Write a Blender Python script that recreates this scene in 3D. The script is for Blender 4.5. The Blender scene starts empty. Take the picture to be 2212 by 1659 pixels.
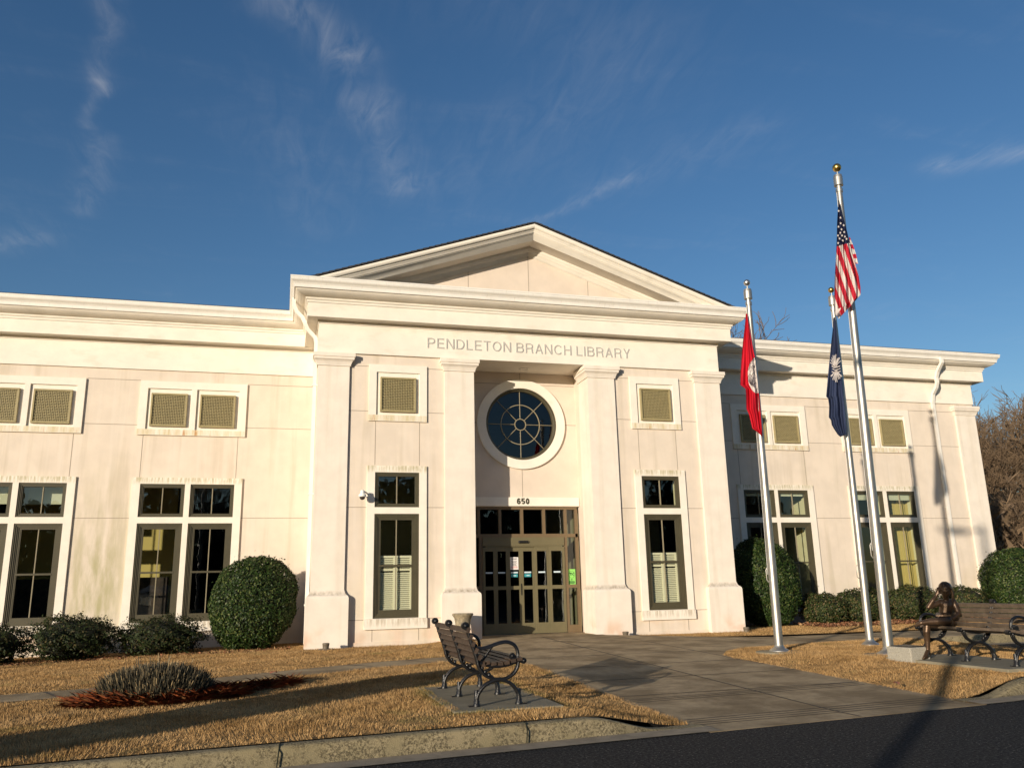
import bpy, bmesh, math, random
import numpy as np
from mathutils import Vector, Matrix
from mathutils.geometry import delaunay_2d_cdt
rng = np.random.default_rng(7); random.seed(7)
S = bpy.context.scene
COL = S.collection
R = math.radians

# ------------------------------------------------------------------ camera
CAM = np.array([-5.930, -19.698, 1.123])
FW = np.array([0.25678762, 0.93599365, 0.24078207])
RT = np.array([0.96557815, -0.25914938, -0.02237018])
UP = np.array([-0.04146018, -0.23823829, 0.97032137])
FPX = 1799.62                      # focal length in pixels of a 2212 px wide picture
cam = bpy.data.cameras.new('camera'); co = bpy.data.objects.new('camera', cam); COL.objects.link(co)
cam.sensor_fit = 'HORIZONTAL'; cam.sensor_width = 36; cam.lens = FPX * 36 / 2212
cam.clip_start = 0.1; cam.clip_end = 6000
co.matrix_world = Matrix([[RT[i], UP[i], -FW[i], CAM[i]] for i in range(3)] + [[0, 0, 0, 1]])
S.camera = co

# ------------------------------------------------------------------ sky, sun, exposure
SUN_EL, SUN_K = R(9.0), 1.05       # light travels along (+K, +1) and down
SUN_AZ = math.atan2(-SUN_K, -1)    # clockwise from +Y
W = bpy.data.worlds.new('World'); S.world = W; W.use_nodes = True
sl = bpy.data.lights.new('sun', 'SUN'); so = bpy.data.objects.new('sun', sl); COL.objects.link(so)
sl.energy = 4.7; sl.angle = R(0.55); sl.color = (1.0, 0.87, 0.70)
hyp = math.hypot(SUN_K, 1)
so.rotation_euler = Vector((SUN_K, 1, -math.tan(SUN_EL) * hyp)).to_track_quat('-Z', 'Y').to_euler()
so.location = (-40, -40, 20)
S.view_settings.view_transform = 'Standard'; S.view_settings.look = 'None'
S.view_settings.exposure = 0.20; S.view_settings.gamma = 1.0
S.render.engine = 'CYCLES'
S.cycles.max_bounces = 8; S.cycles.transparent_max_bounces = 16
S.cycles.use_denoising = True


class NT:
    """small helper around a node tree"""
    def __init__(s, tree):
        s.t = tree; s.n = tree.nodes; s.l = tree.links

    def node(s, typ, ins=None, **kw):
        n = s.n.new(typ)
        for k, v in kw.items(): setattr(n, k, v)
        for k, v in (ins or {}).items():
            if isinstance(v, bpy.types.NodeSocket): s.l.new(v, n.inputs[k])
            else: n.inputs[k].default_value = v
        return n

    def math(s, op, a, b=0.0, c=0.0, clamp=False):
        return s.node('ShaderNodeMath', {0: a, 1: b, 2: c}, operation=op, use_clamp=clamp).outputs[0]

    def mix(s, fac, a, b, mode='MIX'):
        n = s.n.new('ShaderNodeMix'); n.data_type = 'RGBA'; n.blend_type = mode
        for i, v in ((0, fac), (6, a), (7, b)):
            if isinstance(v, bpy.types.NodeSocket): s.l.new(v, n.inputs[i])
            elif i == 0: n.inputs[i].default_value = v
            else: n.inputs[i].default_value = (*v[:3], 1)
        return n.outputs[2]

    def noise(s, vec, scale, detail=3.0, rough=0.5, dist=0.0):
        return s.node('ShaderNodeTexNoise', {'Vector': vec, 'Scale': scale, 'Detail': detail, 'Roughness': rough,
                                             'Distortion': dist}).outputs[0]

    def ramp(s, v, lo, hi):
        return s.node('ShaderNodeMapRange', {0: v, 1: lo, 2: hi, 3: 0.0, 4: 1.0}, interpolation_type='SMOOTHSTEP').outputs[0]

    def scaled(s, vec, sx, sy, sz):
        return s.node('ShaderNodeMapping', {'Vector': vec, 'Scale': (sx, sy, sz)}).outputs[0]


def build_world():
    k = NT(W.node_tree); k.n.clear()
    out = k.node('ShaderNodeOutputWorld')
    sky = k.node('ShaderNodeTexSky', sky_type='NISHITA')
    sky.sun_disc = False; sky.sun_elevation = SUN_EL; sky.sun_rotation = SUN_AZ
    sky.altitude = 200; sky.air_density = 1.0; sky.dust_density = 0.6; sky.ozone_density = 2.2
    d = k.node('ShaderNodeTexCoord').outputs['Generated']
    x, y, z = k.node('ShaderNodeSeparateXYZ', {0: d}).outputs
    zc = k.math('MAXIMUM', z, 0.04)
    px = k.math('DIVIDE', x, zc); py = k.math('DIVIDE', y, zc)
    p = k.node('ShaderNodeCombineXYZ', {0: px, 1: py}).outputs[0]
    warp = k.node('ShaderNodeTexNoise', {'Vector': p, 'Scale': 2.2, 'Detail': 3.0}).outputs['Color']
    pw = k.node('ShaderNodeVectorMath', {0: p, 1: k.node('ShaderNodeVectorMath', {0: warp, 1: (-.5, -.5, -.5)}, operation='ADD').outputs[0]}, operation='ADD')
    pw = k.node('ShaderNodeVectorMath', {0: p, 1: k.node('ShaderNodeVectorMath', {0: pw.outputs[0], 1: p}, operation='SUBTRACT').outputs[0]}, operation='ADD')
    # cirrus streaks of the cloud layer: end points on the layer plane, width, strength
    streaks = [((-.33, 1.36), (-.40, 1.66), .020, .40), ((-.40, 1.62), (-.445, 1.80), .016, .40), ((-.44, 1.86), (-.54, 2.25), .035, .30),
               ((-.06, 1.28), (.08, 1.40), .045, .55), ((.05, 1.38), (.15, 1.62), .05, .28), ((.14, 1.58), (.25, 1.92), .05, .36),
               ((.64, 2.05), (.80, 1.78), .028, .42), ((.78, 1.80), (.98, 1.50), .09, .20), ((1.54, 1.53), (1.72, 1.40), .05, .62),
               ((-.84, 2.54), (-.72, 2.46), .06, .40), ((.35, 1.90), (.62, 1.42), .16, .15), ((-.02, 1.75), (.06, 2.2), .10, .16), ((.25, 1.2), (.6, 1.25), .12, .12)]
    tot = None
    ptx = k.node('ShaderNodeSeparateXYZ', {0: pw.outputs[0]}).outputs
    wx = k.math('MULTIPLY_ADD', k.math('SUBTRACT', k.noise(p, 5.0, 4.0), 0.5), 0.10, px)
    wy = k.math('MULTIPLY_ADD', k.math('SUBTRACT', k.noise(k.node('ShaderNodeVectorMath', {0: p, 1: (7.3, 2.1, 0)}, operation='ADD').outputs[0], 5.0, 4.0), 0.5), 0.10, py)
    for (a, b, w, st) in streaks:
        ex, ey = b[0] - a[0], b[1] - a[1]; L2 = ex * ex + ey * ey
        dx = k.math('SUBTRACT', wx, a[0]); dy = k.math('SUBTRACT', wy, a[1])
        t = k.math('DIVIDE', k.math('ADD', k.math('MULTIPLY', dx, ex), k.math('MULTIPLY', dy, ey)), L2, clamp=True)
        qx = k.math('SUBTRACT', dx, k.math('MULTIPLY', t, ex)); qy = k.math('SUBTRACT', dy, k.math('MULTIPLY', t, ey))
        r2 = k.math('ADD', k.math('MULTIPLY', qx, qx), k.math('MULTIPLY', qy, qy))
        m = k.math('MULTIPLY', k.math('EXPONENT', k.math('MULTIPLY', r2, -1 / (w * w))), st)
        tot = m if tot is None else k.math('ADD', tot, m)
    fib = k.noise(k.node('ShaderNodeMapping', {'Vector': p, 'Rotation': (0, 0, R(28)), 'Scale': (9, 2.6, 1)}).outputs[0], 2.4, 8.0, 0.62, 0.8)
    fib = k.ramp(fib, 0.24, 0.80)
    veil = k.math('MULTIPLY', k.ramp(k.noise(k.node('ShaderNodeMapping', {'Vector': p, 'Rotation': (0, 0, R(-35)), 'Scale': (1.0, 2.4, 1)}).outputs[0], 1.5, 6.0, 0.6, 1.2), 0.46, 0.80), 0.16)
    f = k.math('MULTIPLY', k.math('MULTIPLY', k.math('ADD', tot, veil), fib, clamp=True), .29)
    f = k.math('MULTIPLY', f, k.ramp(z, 0.02, 0.18))
    sk = k.node('ShaderNodeHueSaturation', {'Hue': 0.507, 'Saturation': 1.20, 'Value': 1.12, 'Color': sky.outputs[0]}).outputs[0]
    c = k.mix(f, sk, (6.6, 6.4, 6.3))
    bg = k.node('ShaderNodeBackground', {'Color': c, 'Strength': 0.10})
    k.l.new(bg.outputs[0], out.inputs[0])


build_world()

# ------------------------------------------------------------------ helpers


def ray(u, v): return FW + RT * (u - 1106.0) / FPX + UP * (829.5 - v) / FPX


def on_plane(u, v, base, toward=0.0):
    """picture point (2212 px wide) on the upright plane through base that faces the camera, moved toward the camera"""
    n = np.array([FW[0], FW[1], 0]); n /= np.linalg.norm(n)
    d = ray(u, v); t = ((np.array([base[0], base[1], 0]) - np.array([CAM[0], CAM[1], 0])) @ n - toward) / (d @ n)
    return CAM + d * t


def zpx(ox, oy, sc, x, y): return ((ox + x / sc) * 2212 / 3787, (oy + y / sc) * 2212 / 3787)


class MB:
    def __init__(s): s.v = []; s.f = []; s.m = []; s.smooth = []

    def face(s, pts, mi=0, sm=False):
        n = len(s.v); s.v += [tuple(p) for p in pts]; s.f.append(tuple(range(n, n + len(pts)))); s.m.append(mi); s.smooth.append(sm)

    def mesh(s, V, Fs, mi=0, sm=False):
        n = len(s.v); s.v += [tuple(p) for p in V]
        for f in Fs: s.f.append(tuple(n + i for i in f)); s.m.append(mi); s.smooth.append(sm)

    def box(s, x0, x1, y0, y1, z0, z1, mi=0, bev=0.0):
        V = [(x, y, z) for z in (z0, z1) for y in (y0, y1) for x in (x0, x1)]
        F = [(0, 2, 3, 1), (4, 5, 7, 6), (0, 1, 5, 4), (2, 6, 7, 3), (0, 4, 6, 2), (1, 3, 7, 5)]
        if bev > 0:
            bm = bmesh.new(); vs = [bm.verts.new(p) for p in V]
            for f in F: bm.faces.new([vs[i] for i in f])
            bmesh.ops.bevel(bm, geom=list(bm.edges), offset=bev, segments=2, affect='EDGES', profile=.5)
            bm.verts.index_update()
            s.mesh([v.co[:] for v in bm.verts], [tuple(v.index for v in f.verts) for f in bm.faces], mi); bm.free()
        else: s.mesh(V, F, mi)

    def grid(s, rows, mi=0, sm=True, closed=False):
        """rows of points joined by quads"""
        n = len(rows[0]); V = [p for r in rows for p in r]; F = []
        for i in range(len(rows) - 1):
            for j in range(n if closed else n - 1):
                a, b = i * n + j, i * n + (j + 1) % n
                F.append((a, b, b + n, a + n))
        s.mesh(V, F, mi, sm)

    def tube(s, pts, rad, seg=8, mi=0, caps=True, sm=True):
        pts = [Vector(p) for p in pts]; n = len(pts)
        if not hasattr(rad, '__len__'): rad = [rad] * n
        T = [(pts[min(i + 1, n - 1)] - pts[max(i - 1, 0)]).normalized() for i in range(n)]
        a = Vector((0, 0, 1)) if abs(T[0].z) < .9 else Vector((1, 0, 0))
        nrm = T[0].cross(a).normalized(); rows = []
        for i in range(n):
            if i:
                nrm = (nrm - T[i] * nrm.dot(T[i]))
                nrm = nrm.normalized() if nrm.length > 1e-6 else T[i].orthogonal().normalized()
            b = T[i].cross(nrm)
            rows.append([pts[i] + (nrm * math.cos(q) + b * math.sin(q)) * rad[i] for q in [2 * math.pi * j / seg for j in range(seg)]])
        s.grid(rows, mi, sm, closed=True)
        if caps:
            s.face(rows[0][::-1], mi); s.face(rows[-1], mi)

    def lathe(s, prof, cx, cy, seg=24, mi=0, caps=True):
        rows = [[(cx + r * math.cos(2 * math.pi * j / seg), cy + r * math.sin(2 * math.pi * j / seg), z) for j in range(seg)] for r, z in prof]
        s.grid(rows, mi, True, closed=True)
        if caps: s.face(rows[0][::-1], mi); s.face(rows[-1], mi)

    def sphere(s, c, r, mi=0, seg=16, ring=10, sc=(1, 1, 1)):
        rows = [[(c[0] + r * sc[0] * math.sin(t) * math.cos(2 * math.pi * j / seg), c[1] + r * sc[1] * math.sin(t) * math.sin(2 * math.pi * j / seg), c[2] + r * sc[2] * math.cos(t))
                 for j in range(seg)] for t in [math.pi * (i + 1e-3) / (ring + 2e-3) for i in range(ring + 1)]]
        s.grid(rows, mi, True, closed=True)

    def holed(s, x0, x1, z0, z1, yf, yb, holes, mi=0, rim=True, rmi=None):
        """front face at yf with rectangular holes; reveals and outer rim run back to yb"""
        xs = sorted({x0, x1, *[h[0] for h in holes], *[h[1] for h in holes]}); zs = sorted({z0, z1, *[h[2] for h in holes], *[h[3] for h in holes]})
        xs = [x for x in xs if x0 <= x <= x1]; zs = [q for q in zs if z0 <= q <= z1]
        for a, b in zip(xs[:-1], xs[1:]):
            for c, d in zip(zs[:-1], zs[1:]):
                mx, mz = (a + b) / 2, (c + d) / 2
                if any(h[0] < mx < h[1] and h[2] < mz < h[3] for h in holes): continue
                s.face([(a, yf, c), (b, yf, c), (b, yf, d), (a, yf, d)], mi)
        rm = mi if rmi is None else rmi
        for (a, b, c, d) in holes:
            s.face([(a, yf, c), (a, yf, d), (a, yb, d), (a, yb, c)], rm); s.face([(b, yf, c), (b, yb, c), (b, yb, d), (b, yf, d)], rm)
            s.face([(a, yf, c), (a, yb, c), (b, yb, c), (b, yf, c)], rm); s.face([(a, yf, d), (b, yf, d), (b, yb, d), (a, yb, d)], rm)
        if rim:
            s.face([(x0, yf, z0), (x0, yf, z1), (x0, yb, z1), (x0, yb, z0)], mi); s.face([(x1, yf, z0), (x1, yb, z0), (x1, yb, z1), (x1, yf, z1)], mi)
            s.face([(x0, yf, z0), (x0, yb, z0), (x1, yb, z0), (x1, yf, z0)], mi); s.face([(x0, yf, z1), (x1, yf, z1), (x1, yb, z1), (x0, yb, z1)], mi)

    def build(s, name, mats, parent=None, loc=(0, 0, 0), rotz=0.0):
        me = bpy.data.meshes.new(name); me.from_pydata(s.v, [], s.f)
        for m in (mats if isinstance(mats, (list, tuple)) else [mats]): me.materials.append(m)
        me.polygons.foreach_set('material_index', s.m); me.polygons.foreach_set('use_smooth', s.smooth)
        me.update()
        return link(name, me, parent, loc, rotz)


def link(name, data, parent=None, loc=(0, 0, 0), rotz=0.0):
    o = bpy.data.objects.new(name, data); COL.objects.link(o); o.location = loc; o.rotation_euler = (0, 0, rotz)
    if parent: o.parent = parent
    return o


def tag(o, label=None, cat=None, group=None, kind=None):
    for k, v in (('label', label), ('category', cat), ('group', group), ('kind', kind)):
        if v: o[k] = v
    return o


def thing(name, label, cat, loc=(0, 0, 0), rotz=0.0, group=None):
    return tag(link(name, None, None, loc, rotz), label, cat, group)


def copy_tree(o, parent=None):
    c = o.copy(); COL.objects.link(c)
    if parent: c.parent = parent
    for ch in list(o.children): copy_tree(ch, c)
    return c


def tri_mesh(name, V, Fq, mat, parent=None):
    """numpy: V (n,3), Fq (m,k) faces of k corners"""
    me = bpy.data.meshes.new(name); k = Fq.shape[1]
    me.vertices.add(len(V)); me.vertices.foreach_set('co', V.astype(np.float32).ravel())
    me.loops.add(Fq.size); me.loops.foreach_set('vertex_index', Fq.astype(np.int32).ravel())
    me.polygons.add(len(Fq)); me.polygons.foreach_set('loop_start', np.arange(0, Fq.size, k, dtype=np.int32))
    me.polygons.foreach_set('loop_total', np.full(len(Fq), k, dtype=np.int32))
    me.materials.append(mat); me.update(); me.validate()
    return link(name, me, parent)


# ------------------------------------------------------------------ materials
def mat(name, col, rough=0.7, metal=0.0, var=0.0, vscale=4.0, bump=0.0, bscale=60.0, spec=0.5, col2=None, build=None):
    m = bpy.data.materials.new(name); m.use_nodes = True; k = NT(m.node_tree)
    b = k.n['Principled BSDF']; b.inputs['Roughness'].default_value = rough; b.inputs['Metallic'].default_value = metal
    b.inputs['Specular IOR Level'].default_value = spec
    pos = k.node('ShaderNodeNewGeometry').outputs['Position']
    c = None
    if var or col2:
        n = k.noise(pos, vscale, 6.0, 0.6)
        c2 = col2 or tuple(x * (1 - var) for x in col)
        c1 = col if col2 else tuple(min(1, x * (1 + var * .6)) for x in col)
        c = k.mix(k.ramp(n, .3, .7), c2, c1)
    if build: c = build(k, pos, c if c is not None else (*col, 1), b) or c
    if c is None: b.inputs['Base Color'].default_value = (*col, 1)
    else: k.l.new(c, b.inputs['Base Color'])
    if bump:
        bn = k.node('ShaderNodeBump', {'Strength': bump, 'Distance': 0.01, 'Height': k.noise(pos, bscale, 5.0, .65)})
        k.l.new(bn.outputs[0], b.inputs['Normal'])
    return m


def wall_build(k, pos, c, b):
    x, y, z = k.node('ShaderNodeSeparateXYZ', {0: pos}).outputs
    # soft vertical wash marks down from the high grilles and trims
    st = k.noise(k.scaled(pos, 1.6, .3, .10), 2.2, 4.0, .55)
    c = k.mix(k.math('MULTIPLY', k.ramp(st, .50, .72), .46), c, (.49, .42, .31))
    lt = k.noise(k.scaled(pos, 2.6, .3, .16), 2.0, 3.0, .5)
    c = k.mix(k.math('MULTIPLY', k.ramp(lt, .56, .70), .35), c, (.74, .66, .57))
    # green algae between the two left window pairs, spreading low down
    ax = k.math('ABSOLUTE', k.math('ADD', x, 10.25))
    g = k.math('MULTIPLY', k.math('SUBTRACT', 1.0, k.ramp(ax, .15, 1.0)), k.math('SUBTRACT', 1.0, k.ramp(z, 1.2, 5.2)))
    g = k.math('MULTIPLY', g, k.ramp(k.noise(k.scaled(pos, 3.0, 1, .55), 1.8, 5.0, .6), .30, .68))
    c = k.mix(k.math('MULTIPLY', g, .85), c, (.36, .335, .17))
    lowg = k.math('MULTIPLY', k.math('SUBTRACT', 1.0, k.ramp(z, 0.2, 2.4)), k.ramp(k.noise(pos, 1.3, 4.0), .45, .7))
    c = k.mix(k.math('MULTIPLY', lowg, .35), c, (.52, .46, .30))
    # red clay splash by the ground
    cl = k.math('MULTIPLY', k.math('SUBTRACT', 1.0, k.ramp(z, 0.1, .65)), k.ramp(k.noise(pos, 1.1, 3.0), .50, .68))
    return k.mix(k.math('MULTIPLY', cl, .45), c, (.62, .36, .20))


def trim_build(k, pos, c, b):
    x, y, z = k.node('ShaderNodeSeparateXYZ', {0: pos}).outputs
    st = k.noise(k.scaled(pos, 1, 1, .12), 17.0, 4.0, .7)
    st2 = k.noise(k.scaled(pos, 1, 1, .05), 5.2, 2.0, .5)

    def band(lo, hi): return k.math('MULTIPLY', k.ramp(z, lo, lo + (hi - lo) * .7), k.math('SUBTRACT', 1.0, k.ramp(z, hi - .004, hi + .004)))
    # olive streaks on the head of every window surround
    c = k.mix(k.math('MULTIPLY', k.math('MULTIPLY', band(3.86, 4.09), k.ramp(st, .38, .62)), .75), c, (.40, .35, .19))
    # grey brown runs on the sills
    c = k.mix(k.math('MULTIPLY', k.math('MULTIPLY', band(.34, .575), k.ramp(st, .36, .66)), .70), c, (.38, .31, .21))
    # yellow wash and rust lines under the high grilles
    rb = k.math('MULTIPLY', k.ramp(z, 5.13, 5.17), k.math('SUBTRACT', 1.0, k.ramp(z, 5.292, 5.297)))
    c = k.mix(k.math('MULTIPLY', rb, k.math('MULTIPLY_ADD', k.ramp(st, .30, .75), .55, k.math('MULTIPLY', k.ramp(st2, .35, .70), .35))), c, (.52, .42, .20))
    st3 = k.noise(k.scaled(pos, 1, 1, .10), 11.0, 3.0, .6)
    return k.mix(k.math('MULTIPLY', rb, k.math('MULTIPLY', k.ramp(st3, .60, .72), .85)), c, (.45, .19, .055))


def pier_build(k, pos, c, b):
    x, y, z = k.node('ShaderNodeSeparateXYZ', {0: pos}).outputs
    st = k.noise(k.scaled(pos, 1, 1, .30), 15.0, 5.0, .7)
    m = k.math('MULTIPLY', k.ramp(z, 1.085, 1.15), k.math('SUBTRACT', 1.0, k.ramp(z, 1.15, 1.25)))
    c = k.mix(k.math('MULTIPLY', m, k.math('MULTIPLY_ADD', k.ramp(st, .30, .75), .75, .12)), c, (.24, .19, .125))
    w = k.noise(k.scaled(pos, 3.0, 3.0, .18), 1.6, 4.0, .55)
    c = k.mix(k.math('MULTIPLY', k.ramp(w, .48, .72), .30), c, (.56, .49, .38))
    cl = k.math('MULTIPLY', k.math('SUBTRACT', 1.0, k.ramp(z, .05, .55)), k.ramp(k.noise(pos, 1.7, 3.0), .48, .66))
    return k.mix(k.math('MULTIPLY', cl, .55), c, (.66, .36, .20))


def concrete_build(k, pos, c, b):
    n = k.noise(pos, 9.0, 8.0, .7); n2 = k.noise(pos, 1.1, 5.0, .6)
    c = k.mix(k.math('MULTIPLY', k.ramp(n, .42, .66), .35), c, (.20, .145, .085))
    sp = k.noise(pos, 160.0, 2.0, .5)
    c = k.mix(k.math('MULTIPLY', k.ramp(sp, .55, .7), .3), c, (.46, .38, .26))
    return k.mix(k.math('MULTIPLY', k.ramp(n2, .38, .64), .60), c, (.12, .08, .038))


def curb_build(k, pos, c, b):
    n = k.noise(pos, 46.0, 6.0, .8); n2 = k.noise(pos, 4.0, 4.0, .6)
    c = k.mix(k.math('MULTIPLY', k.ramp(n2, .40, .62), .55), c, (.24, .20, .11))
    return k.mix(k.math('MULTIPLY', k.math('MULTIPLY', k.ramp(n, .44, .58), .9), k.ramp(k.noise(pos, 7.0, 3.0), .34, .52)), c, (.075, .060, .037))


def asphalt_build(k, pos, c, b):
    n = k.noise(pos, 34.0, 5.0, .85)
    c = k.mix(k.ramp(n, .44, .66), (.013, .013, .014), (.090, .086, .080))
    sp = k.node('ShaderNodeTexVoronoi', {'Vector': pos, 'Scale': 26.0}).outputs
    c = k.mix(k.math('MULTIPLY', k.math('LESS_THAN', sp['Distance'], .16), k.math('GREATER_THAN', k.node('ShaderNodeSeparateColor', {0: sp['Color']}).outputs[0], .72)), c, (.22, .20, .17))
    n2 = k.noise(pos, .8, 4.0)
    return k.mix(k.math('MULTIPLY', k.ramp(n2, .4, .7), .2), c, (.035, .033, .03))


def island(k, lo, hi, mid=None):
    r = k.node('ShaderNodeNewGeometry').outputs['Random Per Island']
    c = k.mix(r, lo, hi)
    if mid: c = k.mix(k.math('GREATER_THAN', r, .82), c, mid)
    return c


def lawn_build(k, pos, c, b):
    n = k.noise(pos, 2.3, 5.0, .6); n2 = k.noise(pos, 42.0, 4.0, .7)
    c = k.mix(k.ramp(n, .35, .7), (.27, .165, .065), (.38, .25, .105))
    return k.mix(k.math('MULTIPLY', k.ramp(n2, .45, .65), .45), c, (.20, .12, .045))


def blade_build(k, pos, c, b):
    c = island(k, (.35, .205, .080), (.66, .43, .195), (.19, .11, .042))
    n = k.noise(pos, 2.1, 6.0, .65)
    c = k.mix(k.math('MULTIPLY', k.ramp(n, .46, .66), .60), c, (.20, .12, .048))
    n2 = k.noise(pos, 9.0, 3.0, .6)
    c = k.mix(k.math('MULTIPLY', k.ramp(n2, .52, .70), .50), c, (.17, .10, .038))
    g = k.noise(k.node('ShaderNodeVectorMath', {0: pos, 1: (11, 5, 0)}, operation='ADD').outputs[0], 1.2, 4.0, .6)
    c = k.mix(k.math('MULTIPLY', k.ramp(g, .58, .72), .55), c, (.15, .15, .045))
    # the fringe beside the bench slab stayed green
    x, y, z = k.node('ShaderNodeSeparateXYZ', {0: pos}).outputs
    dx = k.math('SUBTRACT', k.math('ABSOLUTE', k.math('ADD', x, 3.64)), .58); dy = k.math('SUBTRACT', k.math('ABSOLUTE', k.math('ADD', y, 9.8)), 1.18)
    ed = k.math('MAXIMUM', dx, dy)
    return k.mix(k.math('MULTIPLY', k.math('SUBTRACT', 1.0, k.ramp(ed, .02, .22)), k.math('MULTIPLY', k.ramp(n, .35, .6), .7)), c, (.105, .115, .03))


def leaf_build(lo, hi, mid):
    def f(k, pos, c, b):
        cc = island(k, lo, hi, mid)
        n = k.noise(pos, 5.0, 3.0)
        return k.mix(k.math('MULTIPLY', k.ramp(n, .4, .65), .4), cc, tuple(v * .45 for v in lo))
    return f


M = {}
M['wall'] = mat('wall_stucco', (.70, .61, .51), .85, var=.06, vscale=2.0, bump=.25, bscale=240, spec=.2, build=wall_build)
M['wall2'] = mat('entry_wall_stucco', (.68, .585, .49), .85, var=.06, vscale=2.0, bump=.25, bscale=240, spec=.2)
M['trim'] = mat('trim_stucco', (.80, .74, .645), .8, var=.05, vscale=3.0, bump=.15, bscale=260, spec=.25, build=trim_build)
M['pier'] = mat('pier_stucco', (.77, .70, .61), .8, var=.06, vscale=2.5, bump=.2, bscale=240, spec=.25, build=pier_build)
M['cornice'] = mat('cornice_stucco', (.80, .745, .65), .78, var=.06, vscale=1.7, bump=.15, bscale=200, spec=.25,
                   build=lambda k, pos, c, b: k.mix(k.math('MULTIPLY', k.ramp(k.noise(k.scaled(pos, .6, .6, 1.6), 2.4, 6.0, .65), .52, .72), .28), c, (.52, .47, .36)))
M['joint'] = mat('joint_sealant', (.30, .245, .19), .9)
M['gutter'] = mat('gutter_metal', (.80, .765, .70), .42, var=.05, vscale=3, spec=.5,
                  build=lambda k, pos, c, b: k.mix(k.math('MULTIPLY', k.ramp(k.noise(k.scaled(pos, 3, 3, .5), 6, 6.0, .7), .56, .7), .35), c, (.50, .45, .36)))
M['shingle'] = mat('roof_shingle', (.035, .033, .035), .9, var=.4, vscale=14, bump=.5, bscale=40)
M['olive'] = mat('window_frame_olive', (.072, .063, .037), .42, var=.08, vscale=5, spec=.4)
M['muntin'] = mat('muntin_tan', (.25, .215, .14), .45, spec=.4)
M['grille'] = mat('grille_khaki', (.34, .285, .145), .5, var=.10, vscale=9, spec=.4)
M['grille_back'] = mat('grille_olive_backing', (.055, .045, .022), .8)  # dark olive backing sheet behind the lattice
M['door_khaki'] = mat('door_khaki', (.145, .125, .068), .45, var=.05, vscale=6, spec=.45)
M['door_brown'] = mat('door_frame_bronze', (.16, .112, .062), .42, var=.05, vscale=6, spec=.45)
M['shutter'] = mat('shutter_cream', (.80, .78, .62), .55)
M['inner_wall'] = mat('interior_paint', (.55, .45, .16), .8)
M['inner_grey'] = mat('interior_ceiling_paint', (.60, .62, .55), .8)
M['inner_dark'] = mat('interior_carpet', (.05, .045, .04), .9)
M['reveal'] = mat('interior_reveal_paint', (.62, .60, .40), .7)
M['book'] = mat('bookcase_books', (.035, .022, .016), .7, var=.7, vscale=9)
M['blind'] = mat('roller_blind', (.55, .57, .45), .7)
M['letter'] = mat('brushed_letter_metal', (.52, .495, .455), .5, metal=.15, spec=.5)
M['number'] = mat('number_olive', (.045, .045, .022), .5)
M['alu'] = mat('brushed_aluminium', (.5, .48, .44), .46, metal=.9, bump=.10, bscale=300,
               build=lambda k, pos, c, b: k.mix(k.ramp(k.noise(k.scaled(pos, 1, 1, .25), 9.0, 5.0, .6), .4, .7), (.40, .385, .35), (.52, .50, .46)))
M['gold'] = mat('gold_ball', (.55, .36, .10), .28, metal=.95)
M['steel_ball'] = mat('satin_ball', (.60, .58, .55), .33, metal=.95)
M['iron'] = mat('black_cast_iron', (.008, .008, .009), .34, spec=.55, bump=.4, bscale=70)
M['slat'] = mat('weathered_slat_wood', (.052, .032, .020), .6, var=.35, vscale=10, bump=.3, bscale=50,
                build=lambda k, pos, c, b: k.mix(k.math('MULTIPLY', k.ramp(k.noise(k.scaled(pos, 14, 1.2, 14), 3.0, 5.0, .65), .58, .70), .4), c, (.17, .12, .085)))
M['slat_grey'] = mat('greyed_slat_wood', (.125, .092, .064), .7, var=.3, vscale=10, bump=.3, bscale=50,
                     build=lambda k, pos, c, b: k.mix(k.math('MULTIPLY', k.ramp(k.noise(k.scaled(pos, 14, 1.2, 14), 3.0, 5.0, .65), .5, .68), .6), c, (.09, .06, .04)))
M['bronze'] = mat('dark_bronze', (.095, .058, .034), .36, metal=.55, var=.35, vscale=9, bump=.25, bscale=45)
M['concrete'] = mat('pavement_concrete', (.44, .335, .20), .9, var=.12, vscale=3, bump=.35, bscale=180, spec=.2, build=concrete_build)
M['pad'] = mat('pad_concrete', (.25, .22, .155), .9, var=.15, vscale=3, bump=.3, bscale=150, spec=.2)
M['curb'] = mat('curb_concrete', (.34, .28, .165), .9, var=.15, vscale=7, bump=.6, bscale=90, spec=.2, build=curb_build)
M['gutterpan'] = mat('gutter_pan_concrete', (.30, .25, .18), .9, var=.2, vscale=6, bump=.5, bscale=110, spec=.2)
M['asphalt'] = mat('asphalt', (.03, .03, .03), .92, bump=1.0, bscale=75, spec=.12, build=asphalt_build)
M['paint'] = mat('road_paint', (.62, .60, .55), .8, var=.3, vscale=20)
M['lawn'] = mat('dormant_lawn_soil', (.24, .16, .07), .95, bump=.6, bscale=60, spec=.1, build=lawn_build)
M['blade'] = mat('dormant_grass_blade', (.4, .27, .12), .75, spec=.2, build=blade_build)
M['ground'] = mat('far_ground', (.20, .15, .08), .95, var=.3, vscale=.2)
M['leaf'] = mat('holly_leaf', (.035, .055, .016), .50, spec=.22, build=leaf_build((.012, .030, .006), (.046, .080, .016), (.10, .12, .034)))
M['leaf2'] = mat('azalea_leaf', (.03, .05, .014), .6, spec=.2, build=leaf_build((.013, .022, .006), (.040, .056, .015), (.075, .06, .024)))
M['leaf3'] = mat('low_hedge_leaf', (.05, .075, .02), .55, spec=.22, build=leaf_build((.020, .032, .008), (.066, .084, .024), (.13, .095, .04)))
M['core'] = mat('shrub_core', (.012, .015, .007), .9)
M['litter'] = mat('fallen_leaf', (.2, .08, .04), .75, build=lambda k, pos, c, b: island(k, (.13, .05, .022), (.34, .15, .07), (.40, .24, .12)))
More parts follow.
